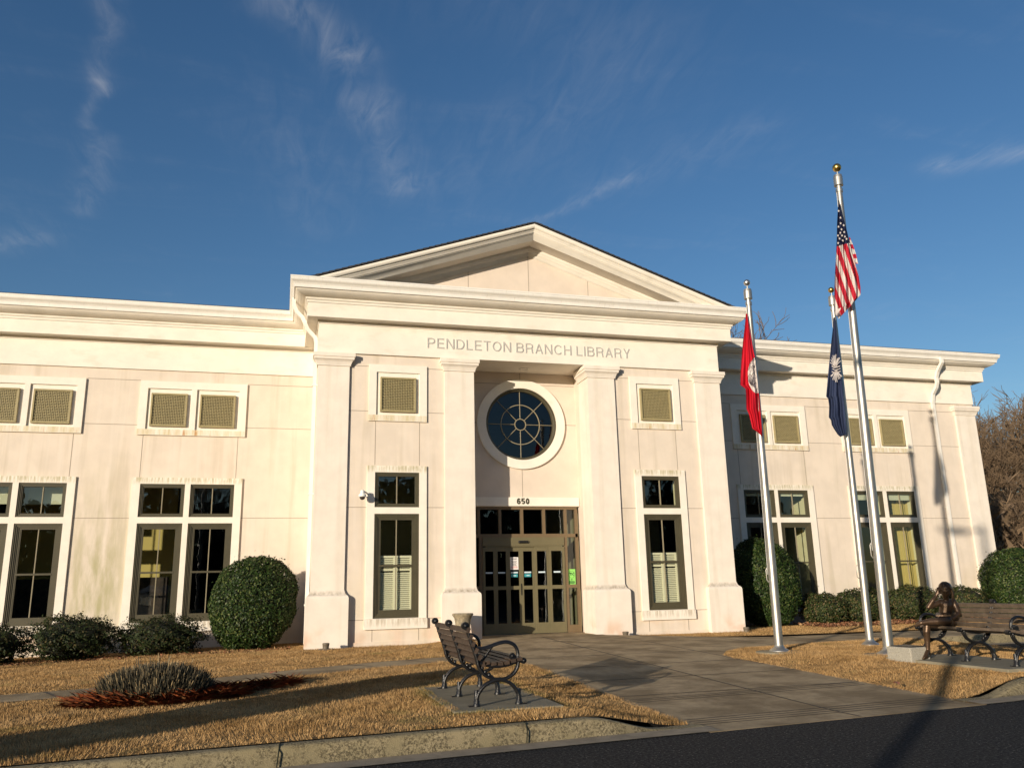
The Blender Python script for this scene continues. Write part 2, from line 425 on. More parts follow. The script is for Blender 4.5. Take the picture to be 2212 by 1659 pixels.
M['straw'] = mat('pine_straw', (.25, .06, .02), .7, build=lambda k, pos, c, b: island(k, (.30, .070, .022), (.58, .16, .055), (.42, .20, .08)))
M['stub'] = mat('cut_grass_stub', (.16, .14, .07), .75, build=lambda k, pos, c, b: island(k, (.016, .018, .010), (.080, .062, .034), (.28, .21, .11)))
M['bark'] = mat('winter_bark', (.17, .125, .085), .9, var=.4, vscale=6, bump=.5, bscale=30)
M['twig'] = mat('winter_twig', (.19, .128, .075), .9, var=.35, vscale=1.5)
M['pinkbark'] = mat('sycamore_bark', (.42, .34, .25), .85, var=.3, vscale=5)
M['urn'] = mat('urn_stone', (.27, .225, .15), .9, var=.4, vscale=14, bump=.7, bscale=40)
M['granite'] = mat('granite_block', (.36, .335, .275), .75, var=.3, vscale=70, bump=.5, bscale=80)
M['plaque'] = mat('plaque_bronze', (.03, .022, .016), .4, metal=.4)
M['white'] = mat('white_plastic', (.78, .77, .74), .4)
M['smoke'] = mat('smoked_dome', (.05, .04, .035), .15)
M['lampgrey'] = mat('uplight_metal', (.13, .105, .075), .55)
M['black'] = mat('black_plastic', (.012, .011, .010), .4)
M['paper'] = mat('paper', (.78, .74, .72), .8)
M['ink'] = mat('ink', (.06, .06, .065), .8)
M['redink'] = mat('red_ink', (.5, .08, .06), .8)
M['cyan'] = mat('teal_sticker', (.04, .30, .34), .6)
M['bluesticker'] = mat('pale_sticker', (.55, .66, .72), .6)
M['green'] = mat('green_poster', (.25, .62, .13), .7)
M['darkgreen'] = mat('dark_green_print', (.03, .11, .03), .7)
M['bulk_dark'] = mat('shadow_bulk_paint', (.06, .09, .12), .5)  # colour of the added solid that only serves to cast a shadow


def glass_mat(name, tint, boost):
    m = bpy.data.materials.new(name); m.use_nodes = True; k = NT(m.node_tree); k.n.clear()
    out = k.node('ShaderNodeOutputMaterial')
    ge = k.node('ShaderNodeNewGeometry').outputs
    cs = k.math('ABSOLUTE', k.node('ShaderNodeVectorMath', {0: ge['Incoming'], 1: ge['Normal']}, operation='DOT_PRODUCT').outputs['Value'])
    fr = k.math('MULTIPLY_ADD', k.math('POWER', k.math('SUBTRACT', 1.0, cs, clamp=True), 5.0), .957, .043)     # Schlick, the same from both sides
    f = k.math('MULTIPLY', fr, boost, clamp=True)
    pos = ge['Position']
    bn = k.node('ShaderNodeBump', {'Strength': .05, 'Distance': .02, 'Height': k.noise(pos, 2.3, 2.0)}).outputs[0]
    tr = k.node('ShaderNodeBsdfTransparent', {'Color': (*tint, 1)})
    gl = k.node('ShaderNodeBsdfGlossy', {'Color': (.9, .95, 1, 1), 'Roughness': 0.0, 'Normal': bn})
    mx = k.node('ShaderNodeMixShader', {0: f, 1: tr.outputs[0], 2: gl.outputs[0]})
    k.l.new(mx.outputs[0], out.inputs[0]); return m


M['glass'] = glass_mat('window_glass', (.86, .88, .82), 2.2)
M['dglass'] = glass_mat('door_glass', (.45, .47, .43), 1.7)
M['rglass'] = glass_mat('round_glass', (.28, .31, .30), 1.2)

# ------------------------------------------------------------------ ground, road, walks, lawns
ROAD_Z = -0.235


def road_edge(x): return -11.70 + 0.125 * x


def walk_z(y): return max(.07 + .027 * min(y, 0.0), ROAD_Z + .002)


def sstep(t): t = min(1, max(0, t)); return t * t * (3 - 2 * t)


def lawn_z(x, y):
    zf = -.02 - .0026 * max(0, -y) - (.016 * max(0, -5.5 - x) * sstep((y + 8) / 6))
    if y > 1.0: return zf
    d = min(abs(x + 1.85) if x < 0 else abs(x - 1.72), 9) if (x < -1.85 or x > 1.72) else 0
    t = sstep(d / 1.3)
    return walk_z(y) * (1 - t) + zf * t - .004


def sheet(name, poly, zf, m, step, parent=None, thick=0.0, drop=0.0):
    """polygon filled with a fine triangulation, height from zf; optional skirt"""
    xs = [p[0] for p in poly]; ys = [p[1] for p in poly]; n = len(poly)
    pts = []
    for i in range(n):                      # subdivide the outline
        a, b = poly[i], poly[(i + 1) % n]; L = math.dist(a, b); q = max(1, int(L / step))
        pts += [(a[0] + (b[0] - a[0]) * j / q, a[1] + (b[1] - a[1]) * j / q) for j in range(q)]
    nb = len(pts)
    P = np.array(pts)
    gx, gy = np.meshgrid(np.arange(min(xs) + step / 2, max(xs), step), np.arange(min(ys) + step / 2, max(ys), step))
    G = np.stack([gx.ravel(), gy.ravel()], 1); G = G[inside(G, P)]
    allp = [Vector(p) for p in pts] + [Vector(p) for p in G]
    r = delaunay_2d_cdt(allp, [(i, (i + 1) % nb) for i in range(nb)], [], 1, 1e-5)
    mb = MB(); V = [(p.x, p.y, zf(p.x, p.y)) for p in r[0]]
    mb.mesh(V, [tuple(f) for f in r[2]], 0, True)
    if thick:
        for i in range(nb):
            a, b = pts[i], pts[(i + 1) % nb]; za, zb = zf(*a), zf(*b)
            mb.face([(*a, za), (*b, zb), (*b, zb - thick), (*a, za - thick)])
    return mb.build(name, m, parent)


def inside(G, P):
    x, y = G[:, 0], G[:, 1]; r = np.zeros(len(G), bool); n = len(P)
    for i in range(n):
        x1, y1 = P[i]; x2, y2 = P[(i + 1) % n]
        c = ((y1 > y) != (y2 > y)); r ^= c & (x < (x2 - x1) * (y - y1) / (y2 - y1 + 1e-12) + x1)
    return r


mb = MB(); mb.face([(-2500, -2500, -.62), (2500, -2500, -.62), (2500, 2500, -.62), (-2500, 2500, -.62)])
tag(mb.build('ground', M['ground']), kind='structure')
road = MB(); road.face([(-90, -90, ROAD_Z), (70, -90, ROAD_Z), (70, -3.0, ROAD_Z), (-90, -3.0, ROAD_Z)])
tag(road.build('road', M['asphalt']), kind='structure')

# the left lawn (in front of and behind the left footpath), the flag island, narrow strips along the right wing
PATH_L = [(-30, -11.4), (-16, -9.5), (-11, -8.2), (-9.3, -7.35), (-8.2, -6.95), (-6.8, -6.35), (-5.3, -5.45), (-4.1, -4.75), (-3.3, -4.45), (-1.8, -4.0)]


def offset(path, d):
    out = []
    for i, p in enumerate(path):
        a, b = path[max(i - 1, 0)], path[min(i + 1, len(path) - 1)]
        tx, ty = b[0] - a[0], b[1] - a[1]; L = math.hypot(tx, ty); out.append((p[0] - ty / L * d, p[1] + tx / L * d))
    return out


pl_back, pl_front = offset(PATH_L, .50), offset(PATH_L, -.50)
curbL = [(-30, road_edge(-30) + .27), (-20, road_edge(-20) + .27), (-12, road_edge(-12) + .27), (-8, road_edge(-8) + .27), (-5, road_edge(-5) + .27),
         (-3.4, road_edge(-3.4) + .27), (-2.9, road_edge(-2.9) + .27), (-2.4, road_edge(-2.4) + .27), (-1.8, road_edge(-1.8) + .26)]
lawnA = offset(curbL, .185)[:-1] + [(-1.85, road_edge(-1.85) + .52), (-1.85, -4.6)] + pl_front[::-1][1:]
lawnB = pl_back[:-1] + [(-2.1, -3.45), (-1.95, -2.6), (-1.75, -1.2), (-1.62, -.12), (-1.62, .06), (-5.3, .06), (-5.3, 2.65), (-16.2, 2.65), (-30, 2.65)]
ISL = [(1.72, road_edge(1.72) + .45), (1.72, -7.0), (1.66, -6.1), (1.78, -5.5), (2.15, -4.95), (2.8, -4.6), (3.9, -4.4), (5.3, -4.15), (6.75, -4.05)]
curbR = [(1.70, road_edge(1.7) + .26), (2.15, -11.18), (2.7, -11.06), (3.4, -10.86), (4.3, -10.45), (5.2, -9.8), (5.95, -8.9), (6.5, -7.8), (6.85, -6.5), (6.98, -5.3), (7.0, -4.15)]
lawnC = offset(curbR, .185)[1:] + ISL[::-1]
lawnD = [(1.55, .06), (1.55, -.35), (2.1, -.75), (2.9, -1.25), (4.2, -1.75), (5.6, -1.95), (9, -1.9), (16, -1.7), (30, -1.4), (30, 2.65), (5.3, 2.65), (5.3, .06)]
tag(sheet('lawn_bed', lawnA, lawn_z, M['lawn'], .30), kind='structure')
tag(sheet('lawn_bed', lawnB, lawn_z, M['lawn'], .35), kind='structure')
tag(sheet('lawn_bed', lawnC, lawn_z, M['lawn'], .30), kind='structure')
tag(sheet('lawn_bed', lawnD, lambda x, y: .0 - .004 * max(0, x - 6), M['lawn'], .5), kind='structure')

# entrance walk with control joints, threshold slab and brushed bands at the ramp end
wk = [(-1.90, road_edge(-1.9) + .02), (1.78, road_edge(1.78) + .02), (1.78, -7.0), (1.72, -6.1), (1.84, -5.5), (2.2, -4.98), (2.85, -4.63), (3.9, -4.43), (5.3, -4.18), (7.0, -4.08),
      (16, -3.75), (30, -3.3), (30, -1.3), (16, -1.62), (9, -1.84), (5.6, -1.90), (4.2, -1.70), (2.9, -1.20), (2.1, -.70), (1.56, -.30), (1.53, 1.11), (-1.53, 1.11), (-1.62, -.1), (-1.75, -1.2), (-1.95, -2.6), (-2.1, -3.4), (-1.90, -4.6)]


def wz(x, y):
    f = sstep((x - 2.2) / 3.0); return walk_z(y) * (1 - f) + (-.035) * f


tag(sheet('pavement', wk, wz, M['concrete'], .4, thick=.12), kind='structure')
pav2 = tag(sheet('pavement', pl_front + pl_back[::-1], lambda x, y: lawn_z(x, y) + .006, M['concrete'], .5), kind='structure')
jm = MB()


def ground_line(pts, zf, w=.018):
    w *= 1.5
    P = []
    for a, b in zip(pts[:-1], pts[1:]):
        q = max(1, int(math.dist(a, b) / .3)); P += [(a[0] + (b[0] - a[0]) * j / q, a[1] + (b[1] - a[1]) * j / q) for j in range(q)]
    P.append(pts[-1]); A, B = offset(P, w / 2), offset(P, -w / 2)
    jm.grid([[(*p, zf(*p) + .004) for p in A], [(*p, zf(*p) + .004) for p in B]])


ground_line([(0.0, -.2), (-.02, road_edge(0) + .05)], wz, .022)
for y in (-1.55, -3.1, -4.65, -6.3, -7.9, -9.4): ground_line([(-1.85, y - .02), (1.70, y + .06)], wz, .02)
ground_line([(1.70, -7.0), (1.70, -2.0), (1.62, -.6)], wz, .018)
for y in (-9.5, -9.6, -9.72, -10.95, -11.06, -11.17, -11.28): ground_line([(-1.8, y - .20), (-.3, y - .06), (1.62, y + .14)], wz, .016)
for x in (3.6, 5.2, 6.8, 8.4, 10.0, 11.6, 13.2): ground_line([(x, -4.25), (x + .05, -1.9)], wz, .018)
for i in range(12):
    t = 3.5 + .52 * i; j = min(int(t), len(PATH_L) - 2); u = t - j
    a = [pl_back[j][c] * (1 - u) + pl_back[j + 1][c] * u for c in (0, 1)]; b = [pl_front[j][c] * (1 - u) + pl_front[j + 1][c] * u for c in (0, 1)]
    if i % 2 == 0: ground_line([tuple(a), tuple(b)], lambda x, y: lawn_z(x, y) + .007, .02)
tag(jm.build('pavement_joint', mat('pavement_joint_dirt', (.06, .05, .037), .95)), kind='structure')

# curbs: swept along their lines, tapering to nothing beside the walk
def curb(name, path, taper, label):
    dense = []
    for a, b in zip(path[:-1], path[1:]):
        q = max(1, int(math.dist(a, b) / .15)); dense += [(a[0] + (b[0] - a[0]) * j / q, a[1] + (b[1] - a[1]) * j / q) for j in range(q)]
    dense.append(path[-1])
    prof = [(-.24, .010, 1), (.0, .018, 1), (.012, .10, 0), (.03, .88, 0), (.045, .96, 0), (.07, 1.0, 0), (.17, 1.0, 0), (.19, .97, 0), (.195, -.5, 0)]
    offs = {o: offset(dense, o) for o, _, _ in prof}
    mb = MB(); rows = []
    for o, h, pan in prof:
        r = []
        for i, p in enumerate(offs[o]):
            zt = lawn_z(*offs[.19][i]) - .006 - ROAD_Z; s = taper(dense[i])
            r.append((p[0], p[1], ROAD_Z + (h if pan else h * max(zt * s, .016))))
        rows.append(r)
    mb.grid(rows[:2], 1, True); mb.grid(rows[1:], 0, True)
    return tag(mb.build(name, [M['curb'], M['gutterpan']]), label, 'kerb')


curb('curb', curbL, lambda p: 1 - sstep((p[0] + 3.0) / 1.15), 'mottled concrete kerb along the left lawn, sloping down beside the entrance walk')
curb('curb', curbR, lambda p: sstep((p[0] - 1.75) / 1.0) if p[1] < -10 else 1.0, 'mottled concrete kerb bordering the flagpole lawn and curving behind the bench')
curb('curb', [(7.0, -4.15 - .0), (10, -4.03), (16, -3.8), (30, -3.35)], lambda p: 1.0, 'concrete kerb along the footpath behind the statue bench')
jk = MB()
for x in (-5.9, -3.72, -9.2):
    y = road_edge(x) + .27; z = lawn_z(x, y + .22)
    jk.tube([(x - .01, y - .012, ROAD_Z + .02), (x, y + .0, ROAD_Z + .12), (x + .005, y + .05, z - .004), (x + .01, y + .17, z - .004)], .006, 5)
tag(jk.build('curb_joint', M['core']), kind='structure')
mk = MB()
for i in range(9):
    x = 2.42 + .26 * i; y = -11.62 + .16 * (x - 2.42)
    mk.face([(x, y, ROAD_Z + .004), (x + .17, y + .027, ROAD_Z + .004), (x + .17, y + .095, ROAD_Z + .004), (x, y + .068, ROAD_Z + .004)])
tag(mk.build('road_marking', M['paint']), kind='structure')

# ------------------------------------------------------------------ the library
XF, YF, YG = 5.32, 0.06, 2.693
LIB = thing('library_building', 'cream stucco public library with a pedimented entrance between two long wings', 'library')
WINGX = 16.23
WW = 1.048
ZL0, ZL1, ZU0, ZU1 = .582, 2.938, 3.09, 3.911
left_c = [(-8.905, -7.727), (-12.778, -11.60), (-16.65, -15.47)]
right_c = [(7.845, 9.003), (11.703, 12.88)]
pairs = left_c[:2] + right_c


def window_holes(cs): return [(c - WW / 2, c + WW / 2, a, b) for c in cs for a, b in ((ZL0, ZL1), (ZU0, ZU1))]


# control joints of the stucco: thin sealant lines that stay inside each wall's mesh (material slot 2)
def hj(m_, x0, x1, z, y): m_.box(x0, x1, y - .0025, y + .003, z - .007, z + .007, 2)
def vj(m_, x, z0, z1, y): m_.box(x - .007, x + .007, y - .0025, y + .003, z0, z1, 2)


def wing_joints(m_, edges, centers):
    for a, b in edges:
        for z in (6.56, 5.40, 3.07): hj(m_, a, b, z, YG)
    for c in centers:
        for d in (-1.15, 1.13): vj(m_, c + d, 4.08, 5.15, YG)


cl = [sum(p) / 2 for p in pairs]
# walls
wl = MB(); hs = [h for p in pairs[:2] for h in window_holes(p)]
wl.holed(-WINGX, -5.25, -.4, 7.9, YG, YG + .34, hs, 0, rim=False, rmi=1)
wl.face([(-WINGX, YG, -.4), (-WINGX, 13, -.4), (-WINGX, 13, 8.3), (-WINGX, YG, 8.3)])
wl.box(-WINGX + .02, -5.25, YG - .03, YG, -.4, .02)
wing_joints(wl, [(-16.2, cl[1] - 1.31), (cl[1] + 1.31, cl[0] - 1.31), (cl[0] + 1.31, -5.3)], cl[:2])
wl.build('wall', [M['wall'], M['reveal'], M['joint']], LIB)
wr = MB(); hs = [h for p in pairs[2:] for h in window_holes(p)]
wr.holed(5.25, WINGX, -.4, 7.9, YG, YG + .34, hs, 0, rim=False, rmi=1)
wr.face([(WINGX, YG, -.4), (WINGX, YG, 8.3), (WINGX, 13, 8.3), (WINGX, 13, -.4)])
wing_joints(wr, [(5.3, cl[2] - 1.31), (cl[2] + 1.31, cl[3] - 1.31), (cl[3] + 1.31, 15.44)], cl[2:])
wr.build('wall', [M['wall'], M['reveal'], M['joint']], LIB)
PW = 3.392
for s in (-1, 1):
    wp = MB()
    a, b = (-5.29, -1.6) if s < 0 else (1.6, 5.29)
    wp.holed(a, b, -.4, 6.9, YF, YF + .34, window_holes([s * PW]), 0, rim=False, rmi=1)
    x = s * 5.29
    wp.face([(x, YF, -.4), (x, 2.75, -.4), (x, 2.75, 7.9), (x, YF, 7.9)])
    wp.box(a + .01, b - .01, YF - .028, YF, -.4, .075)
    c = s * PW
    for z in (6.495, 5.385, 3.09, .56):
        hj(wp, *((-4.56, c - .71) if s < 0 else (2.26, c - .71)), z, YF); hj(wp, c + .71, -2.26 if s < 0 else 4.56, z, YF)
    for d in (-.53, .53): vj(wp, c + d, 4.09, 5.14, YF); vj(wp, c + d, .08, .36, YF)
    wp.build('wall', [M['wall'], M['reveal'], M['joint']], LIB)
# entrance recess
YR = 1.117
we = MB()
rc, zc_, RG = 1.199, 5.392, .965
seg = 64
we.box(-1.60, -1.53, .55, YR + .1, -.2, 6.80); we.box(1.53, 1.60, .55, YR + .1, -.2, 6.80)
# recess wall as a sheet with a round hole and the door opening left out
rows_o, rows_i = [], []
for j in range(seg):
    t = 2 * math.pi * j / seg; c, s_ = math.cos(t), math.sin(t)
    rows_i.append((RG * c, YR, zc_ + RG * s_))
    q = min((1.53 / abs(c)) if abs(c) > 1e-6 else 9, ((6.80 - zc_) / s_) if s_ > 1e-6 else 9, ((zc_ - 3.22) / -s_) if s_ < -1e-6 else 9)
    rows_o.append((q * c, YR, zc_ + q * s_))
we.grid([rows_o, rows_i], 0, False, closed=True)
we.grid([rows_i, [(x, YR + .3, z) for x, y, z in rows_i]], 0, True, closed=True)
for cx in (-1.53, 1.53):
    for cz in (3.22, 6.80):
        pass
corner = [(sx * 1.53, YR, z) for sx in (-1, 1) for z in (3.22, 6.80)]
for sx in (-1, 1):
    for z in (3.22, 6.80):
        t = math.atan2(z - zc_, sx * 1.53); j = int((t % (2 * math.pi)) / (2 * math.pi) * seg)
        we.face([rows_o[j], (sx * 1.53, YR, z), rows_o[(j + 1) % seg]])
vj(we, 0, 3.46, 4.2, YR); vj(we, 0, 6.6, 6.79, YR); hj(we, -1.52, 1.52, 6.47, YR); hj(we, 1.20, 1.53, 5.40, YR); hj(we, -1.53, -1.2, 5.40, YR)
we.build('entrance_wall', [M['wall2'], M['wall2'], M['joint']], LIB)
ring = MB()
ring.grid([[(r * math.cos(2 * math.pi * j / 72), y, zc_ + r * math.sin(2 * math.pi * j / 72)) for j in range(72)]
           for r, y in ((rc, YR), (rc, YR - .07), (.962, YR - .07), (.962, YR + .02))], 0, False, closed=True)
ring.build('round_window_surround', M['cornice'], LIB)
li = MB(); li.box(-1.47, 1.515, YR - .06, YR, 3.235, 3.46); li.build('lintel', M['trim'], LIB)

# surrounds
def surround(cx, cs, yf, wall_y, half):
    mb = MB()
    hs = [(c - WW / 2 - cx, c + WW / 2 - cx, a, b) for c in cs for a, b in ((ZL0, ZL1), (ZU0, ZU1))]
    mb.holed(-half, half, .572, 4.07, 0, wall_y - yf, [(a, b, max(c, .572 + .01), d) for a, b, c, d in hs])
    mb.box(-half - .02, half + .02, -.03, wall_y - yf, .345, .570, bev=.008)
    mb.build('window_surround', M['trim'], LIB, (cx, yf, 0))


def grille_surround(cx, cs, yf, wall_y, half):
    mb = MB(); d = wall_y - yf
    hs = [(c - cx - .525, c - cx + .525, 5.295, 6.355) for c in cs]
    mb.holed(-half, half, 5.145, 6.545, 0, d, hs)
    for h in hs: mb.face([(h[0], d - .004, h[2]), (h[1], d - .004, h[2]), (h[1], d - .004, h[3]), (h[0], d - .004, h[3])])
    mb.build('grille_surround', M['trim'], LIB, (cx, yf, 0))


gl_mesh = None


def grille(cx, y):
    """square lattice vent: bevelled frame, dark box and a woven diagonal lattice"""
    global gl_mesh
    if gl_mesh is None:
        fr = MB()
        for a, b, c, d in ((-.435, .435, -.43, -.385), (-.435, .435, .385, .43), (-.435, -.39, -.385, .385), (.39, .435, -.385, .385)): fr.box(a, b, -.07, 0, c, d, bev=.006)
        la = MB(); la.face([(-.39, -.008, -.385), (.39, -.008, -.385), (.39, -.008, .385), (-.39, -.008, .385)], 1)
        n = 19; st = .78 / n
        for i in range(n):
            for j in range(n):
                x, z = -.39 + st * (i + .5), -.385 + .77 / n * (j + .5); s = st * .5
                if (i + j) % 2 == 0: la.box(x - s * 1.02, x + s * 1.02, -.048, -.030, z - s * .52, z + s * .52)
                else: la.box(x - s * .52, x + s * .52, -.040, -.022, z - s * 1.02, z + s * 1.02)
        fo = fr.build('vent_grille', M['grille'], LIB, (cx, y, 5.80)); lo = la.build('lattice', [M['grille'], M['grille_back']], fo)
        gl_mesh = (fo.data, lo.data)
    else:
        fo = link('vent_grille', gl_mesh[0], LIB, (cx, y, 5.80)); link('lattice', gl_mesh[1], fo)
    return fo


win_data = {}


def window(cx, y, kind):
    """kind: upper (fixed, one muntin) or lower (double hung, stepped frame)"""
    z0, z1 = (ZU0, ZU1) if kind == 'upper' else (ZL0, ZL1)
    h = z1 - z0; w = WW / 2
    if kind not in win_data:
        f = MB(); steps = [(0, .035, .018), (.035, .065, .034), (.065, .09, .05)] if kind == 'upper' else [(0, .035, .012), (.035, .07, .030), (.07, .10, .048), (.10, .14, .064)]
        for a, b, yy in steps:
            f.box(-w + a, w - a, yy, .12, h - b, h - a); f.box(-w + a, w - a, yy, .12, a, b)
            f.box(-w + a, -w + b, yy, .12, b, h - b); f.box(w - b, w - a, yy, .12, b, h - b)
        e = steps[-1][1]
        mid = h * .497
        if kind == 'lower':
            f.box(-w + e, w - e, .058, .105, mid - .022, mid + .022)
            f.box(-w + e, w - e, .066, .11, e, e + .045)
            f.box(-w + e, -w + e + .02, .07, .11, e, h - e); f.box(w - e - .02, w - e, .07, .11, e, h - e)
        mu = MB(); mu.box(-.011, .011, .072, .10, e, h - e)
        g = MB()
        if kind == 'upper': g.face([(-w + .06, .10, .06), (w - .06, .10, .06), (w - .06, .10, h - .06), (-w + .06, .10, h - .06)])
        else:
            g.face([(-w + .1, .094, mid), (w - .1, .094, mid), (w - .1, .094, h - .1), (-w + .1, .094, h - .1)])
            g.face([(-w + .1, .108, .1), (w - .1, .108, .1), (w - .1, .108, mid), (-w + .1, .108, mid)])
        fo = f.build('window', M['olive'], LIB, (cx, y, z0))
        win_data[kind] = (fo.data, mu.build('muntin', M['muntin'], fo).data, g.build('pane', M['glass'], fo).data)
        return fo
    d = win_data[kind]; fo = link('window', d[0], LIB, (cx, y, z0)); link('muntin', d[1], fo); link('pane', d[2], fo)
    return fo


for cs in pairs:
    cx = sum(cs) / 2
    surround(cx, cs, YG - .05, YG, 1.30); grille_surround(cx, cs, YG - .05, YG, 1.30)
    for c in cs:
        grille(c - .0, YG - .006); window(c, YG - .045, 'upper'); window(c, YG - .045, 'lower')
sh_data = None
for s in (-1, 1):
    c = s * PW
    surround(c, [c], YF - .045, YF, .703); grille_surround(c, [c], YF - .045, YF, .703)
    grille(c, YF - .006); window(c, YF - .04, 'upper'); wo = window(c, YF - .04, 'lower')
    # cafe shutters behind the lower sash
    m = MB()
    for a, b in ((-.38, -.006), (.006, .38)):
        for q in ((a, a + .035, .15, 1.40), (b - .045, b, .15, 1.40)): m.box(q[0], q[1], .155, .18, q[2], q[3])
        for q in (.15, 1.35, 1.055): m.box(a + .035, b - .045, .155, .18, q, q + .05)
        for i in range(27):
            z = .215 + i * .0455
            if 1.03 < z < 1.09 or z > 1.33: continue
            m.mesh([(a + .035, .158, z), (b - .045, .158, z), (b - .045, .185, z + .030), (a + .035, .185, z + .030), (a + .035, .162, z - .006), (b - .045, .162, z - .006)],
                   [(0, 1, 2, 3), (4, 5, 1, 0)])
    m.build('shutter', M['shutter'], wo)

# piers and pilasters
def pier(cx, y, w, yb, side=0):
    """shaft, flared base and moulded cap, drawn as stepped rings around the shaft"""
    mb = MB(); h = w / 2
    prof = [(.10, -.4), (.10, 1.02), (.098, 1.06), (.088, 1.09), (.066, 1.115), (.04, 1.135), (.022, 1.165), (.010, 1.20), (.0, 1.24), (.0, 6.40)]
    cap = [(.0, 6.40), (.0, 6.452), (.028, 6.455), (.028, 6.488), (.036, 6.50), (.045, 6.535), (.068, 6.575), (.098, 6.60), (.103, 6.604), (.103, 6.655), (.124, 6.66), (.124, 6.752), (.0, 6.768)]
    for pr in (prof, cap):
        mb.grid([[(cx - h - o, yb, z), (cx - h - o, y - o, z), (cx + h + o, y - o, z), (cx + h + o, yb, z)] for o, z in pr], 0, False)
    mb.face([(cx - h - .124, yb, 6.752), (cx - h - .124, y - .124, 6.752), (cx + h + .124, y - .124, 6.752), (cx + h + .124, yb, 6.752)])
    return mb.build('pier', M['pier'], LIB)


for cx in (-4.938, -1.878, 1.878, 4.938): pier(cx, 0.0, .739, .75 if abs(cx) < 3 else .30)
pier(15.84, YG - .06, .78, YG + .2); pier(-15.84, YG - .06, .78, YG + .2)

# entablature
fz = MB(); fz.box(-XF, XF, 0.0, 1.11, 6.785, 7.66); fz.box(-XF, -XF + .3, 1.11, 2.8, 6.785, 7.66); fz.box(XF - .3, XF, 1.11, 2.8, 6.785, 7.66); fz.build('frieze', M['cornice'], LIB)
YFZ = YG - .045
fw = MB(); fw.box(-WINGX - .02, -XF - .001, YFZ, YG + .3, 6.84, 7.66); fw.box(-WINGX - .02, -WINGX + .3, YG + .3, 13, 6.84, 7.66); fw.build('frieze', M['cornice'], LIB)
fw = MB(); fw.box(XF + .001, WINGX + .02, YFZ, YG + .3, 6.84, 7.66); fw.box(WINGX - .3, WINGX + .02, YG + .3, 13, 6.84, 7.66); fw.build('frieze', M['cornice'], LIB)

CORN = [(.0, 7.495), (.022, 7.50), (.028, 7.525), (.028, 7.575), (.27, 7.588), (.285, 7.575), (.285, 7.915), (.305, 7.925), (.312, 7.955), (.312, 7.975), (.335, 7.985), (.345, 8.005), (.345, 8.035),
        (.40, 8.045), (.46, 8.065), (.52, 8.095), (.565, 8.13), (.59, 8.17), (.59, 8.22)]
GUT = [(.585, 8.175), (.62, 8.168), (.625, 8.20), (.632, 8.245), (.655, 8.285), (.69, 8.32), (.703, 8.345), (.705, 8.385), (.713, 8.39), (.713, 8.425), (.69, 8.43), (.60, 8.40), (.45, 8.43)]


def sweep(prof, path, sgn=None, smooth=False):
    """profile of (outward offset, height) along a path of points with outward miter vectors"""
    mb = MB(); mb.grid([[(x + mx * d, y + my * d, z) for x, y, mx, my in path] for d, z in prof], 0, smooth); return mb


pav_path = [(-XF, 2.64, -1, 0), (-XF, 0, -1, -1), (XF, 0, 1, -1), (XF, 2.64, 1, 0)]
lw_path = [(-WINGX - .02, 13, -1, 0), (-WINGX - .02, YFZ, -1, -1), (-XF + .02, YFZ, 0, -1)]
rw_path = [(XF - .02, YFZ, 0, -1), (WINGX + .02, YFZ, 1, -1), (WINGX + .02, 13, 1, 0)]
for p in (pav_path, lw_path, rw_path):
    sweep(CORN, p).build('cornice', M['cornice'], LIB); sweep(GUT, p).build('gutter', M['gutter'], LIB)

# pediment: raking cornice, tympanum, roof
AP, SL = 10.325, .3475
RAKE = [(.60, .025), (.655, .0), (.672, .015), (.668, .06), (.65, .10), (.63, .118), (.605, .122), (.60, .14), (.575, .158), (.558, .18), (.548, .205), (.53, .208), (.526, .228), (.51, .230),
        (.51, .405), (.49, .398), (.0, .398)]
rk = MB()
for s in (-1, 1):
    # every line of the moulding dies into the gutter of the level cornice
    rk.grid([[(0, -d, AP - h), (s * min(5.62, (AP - h - 8.26) / SL), -d, AP - SL * min(5.62, (AP - h - 8.26) / SL) - h)] for d, h in RAKE])
rk.build('raking_cornice', M['cornice'], LIB)
bm_ = MB()
BED = [(.15, .39), (.15, .45), (.12, .46), (.11, .49), (.07, .53), (.06, .535), (.06, .585), (.03, .59), (.03, .625), (.0, .625)]
for s in (-1, 1): bm_.grid([[(0, .045 - d, AP - h), (s * 5.62, .045 - d, AP - SL * 5.62 - h)] for d, h in BED])
bm_.build('pediment_moulding', M['cornice'], LIB)
ty = MB(); ty.face([(-5.2, .045, 7.9), (5.2, .045, 7.9), (5.2, .045, 8.05), (0, .045, AP - .46), (-5.2, .045, 8.05)]); 
for x in (-1.62, 0.0, 1.65): vj(ty, x, 8.4, 9.8 - abs(x) * .34, .045)
hj(ty, -3.6, 3.6, 8.70, .045)
ty.build('tympanum', [M['wall2'], M['wall2'], M['joint']], LIB)
rf = MB()
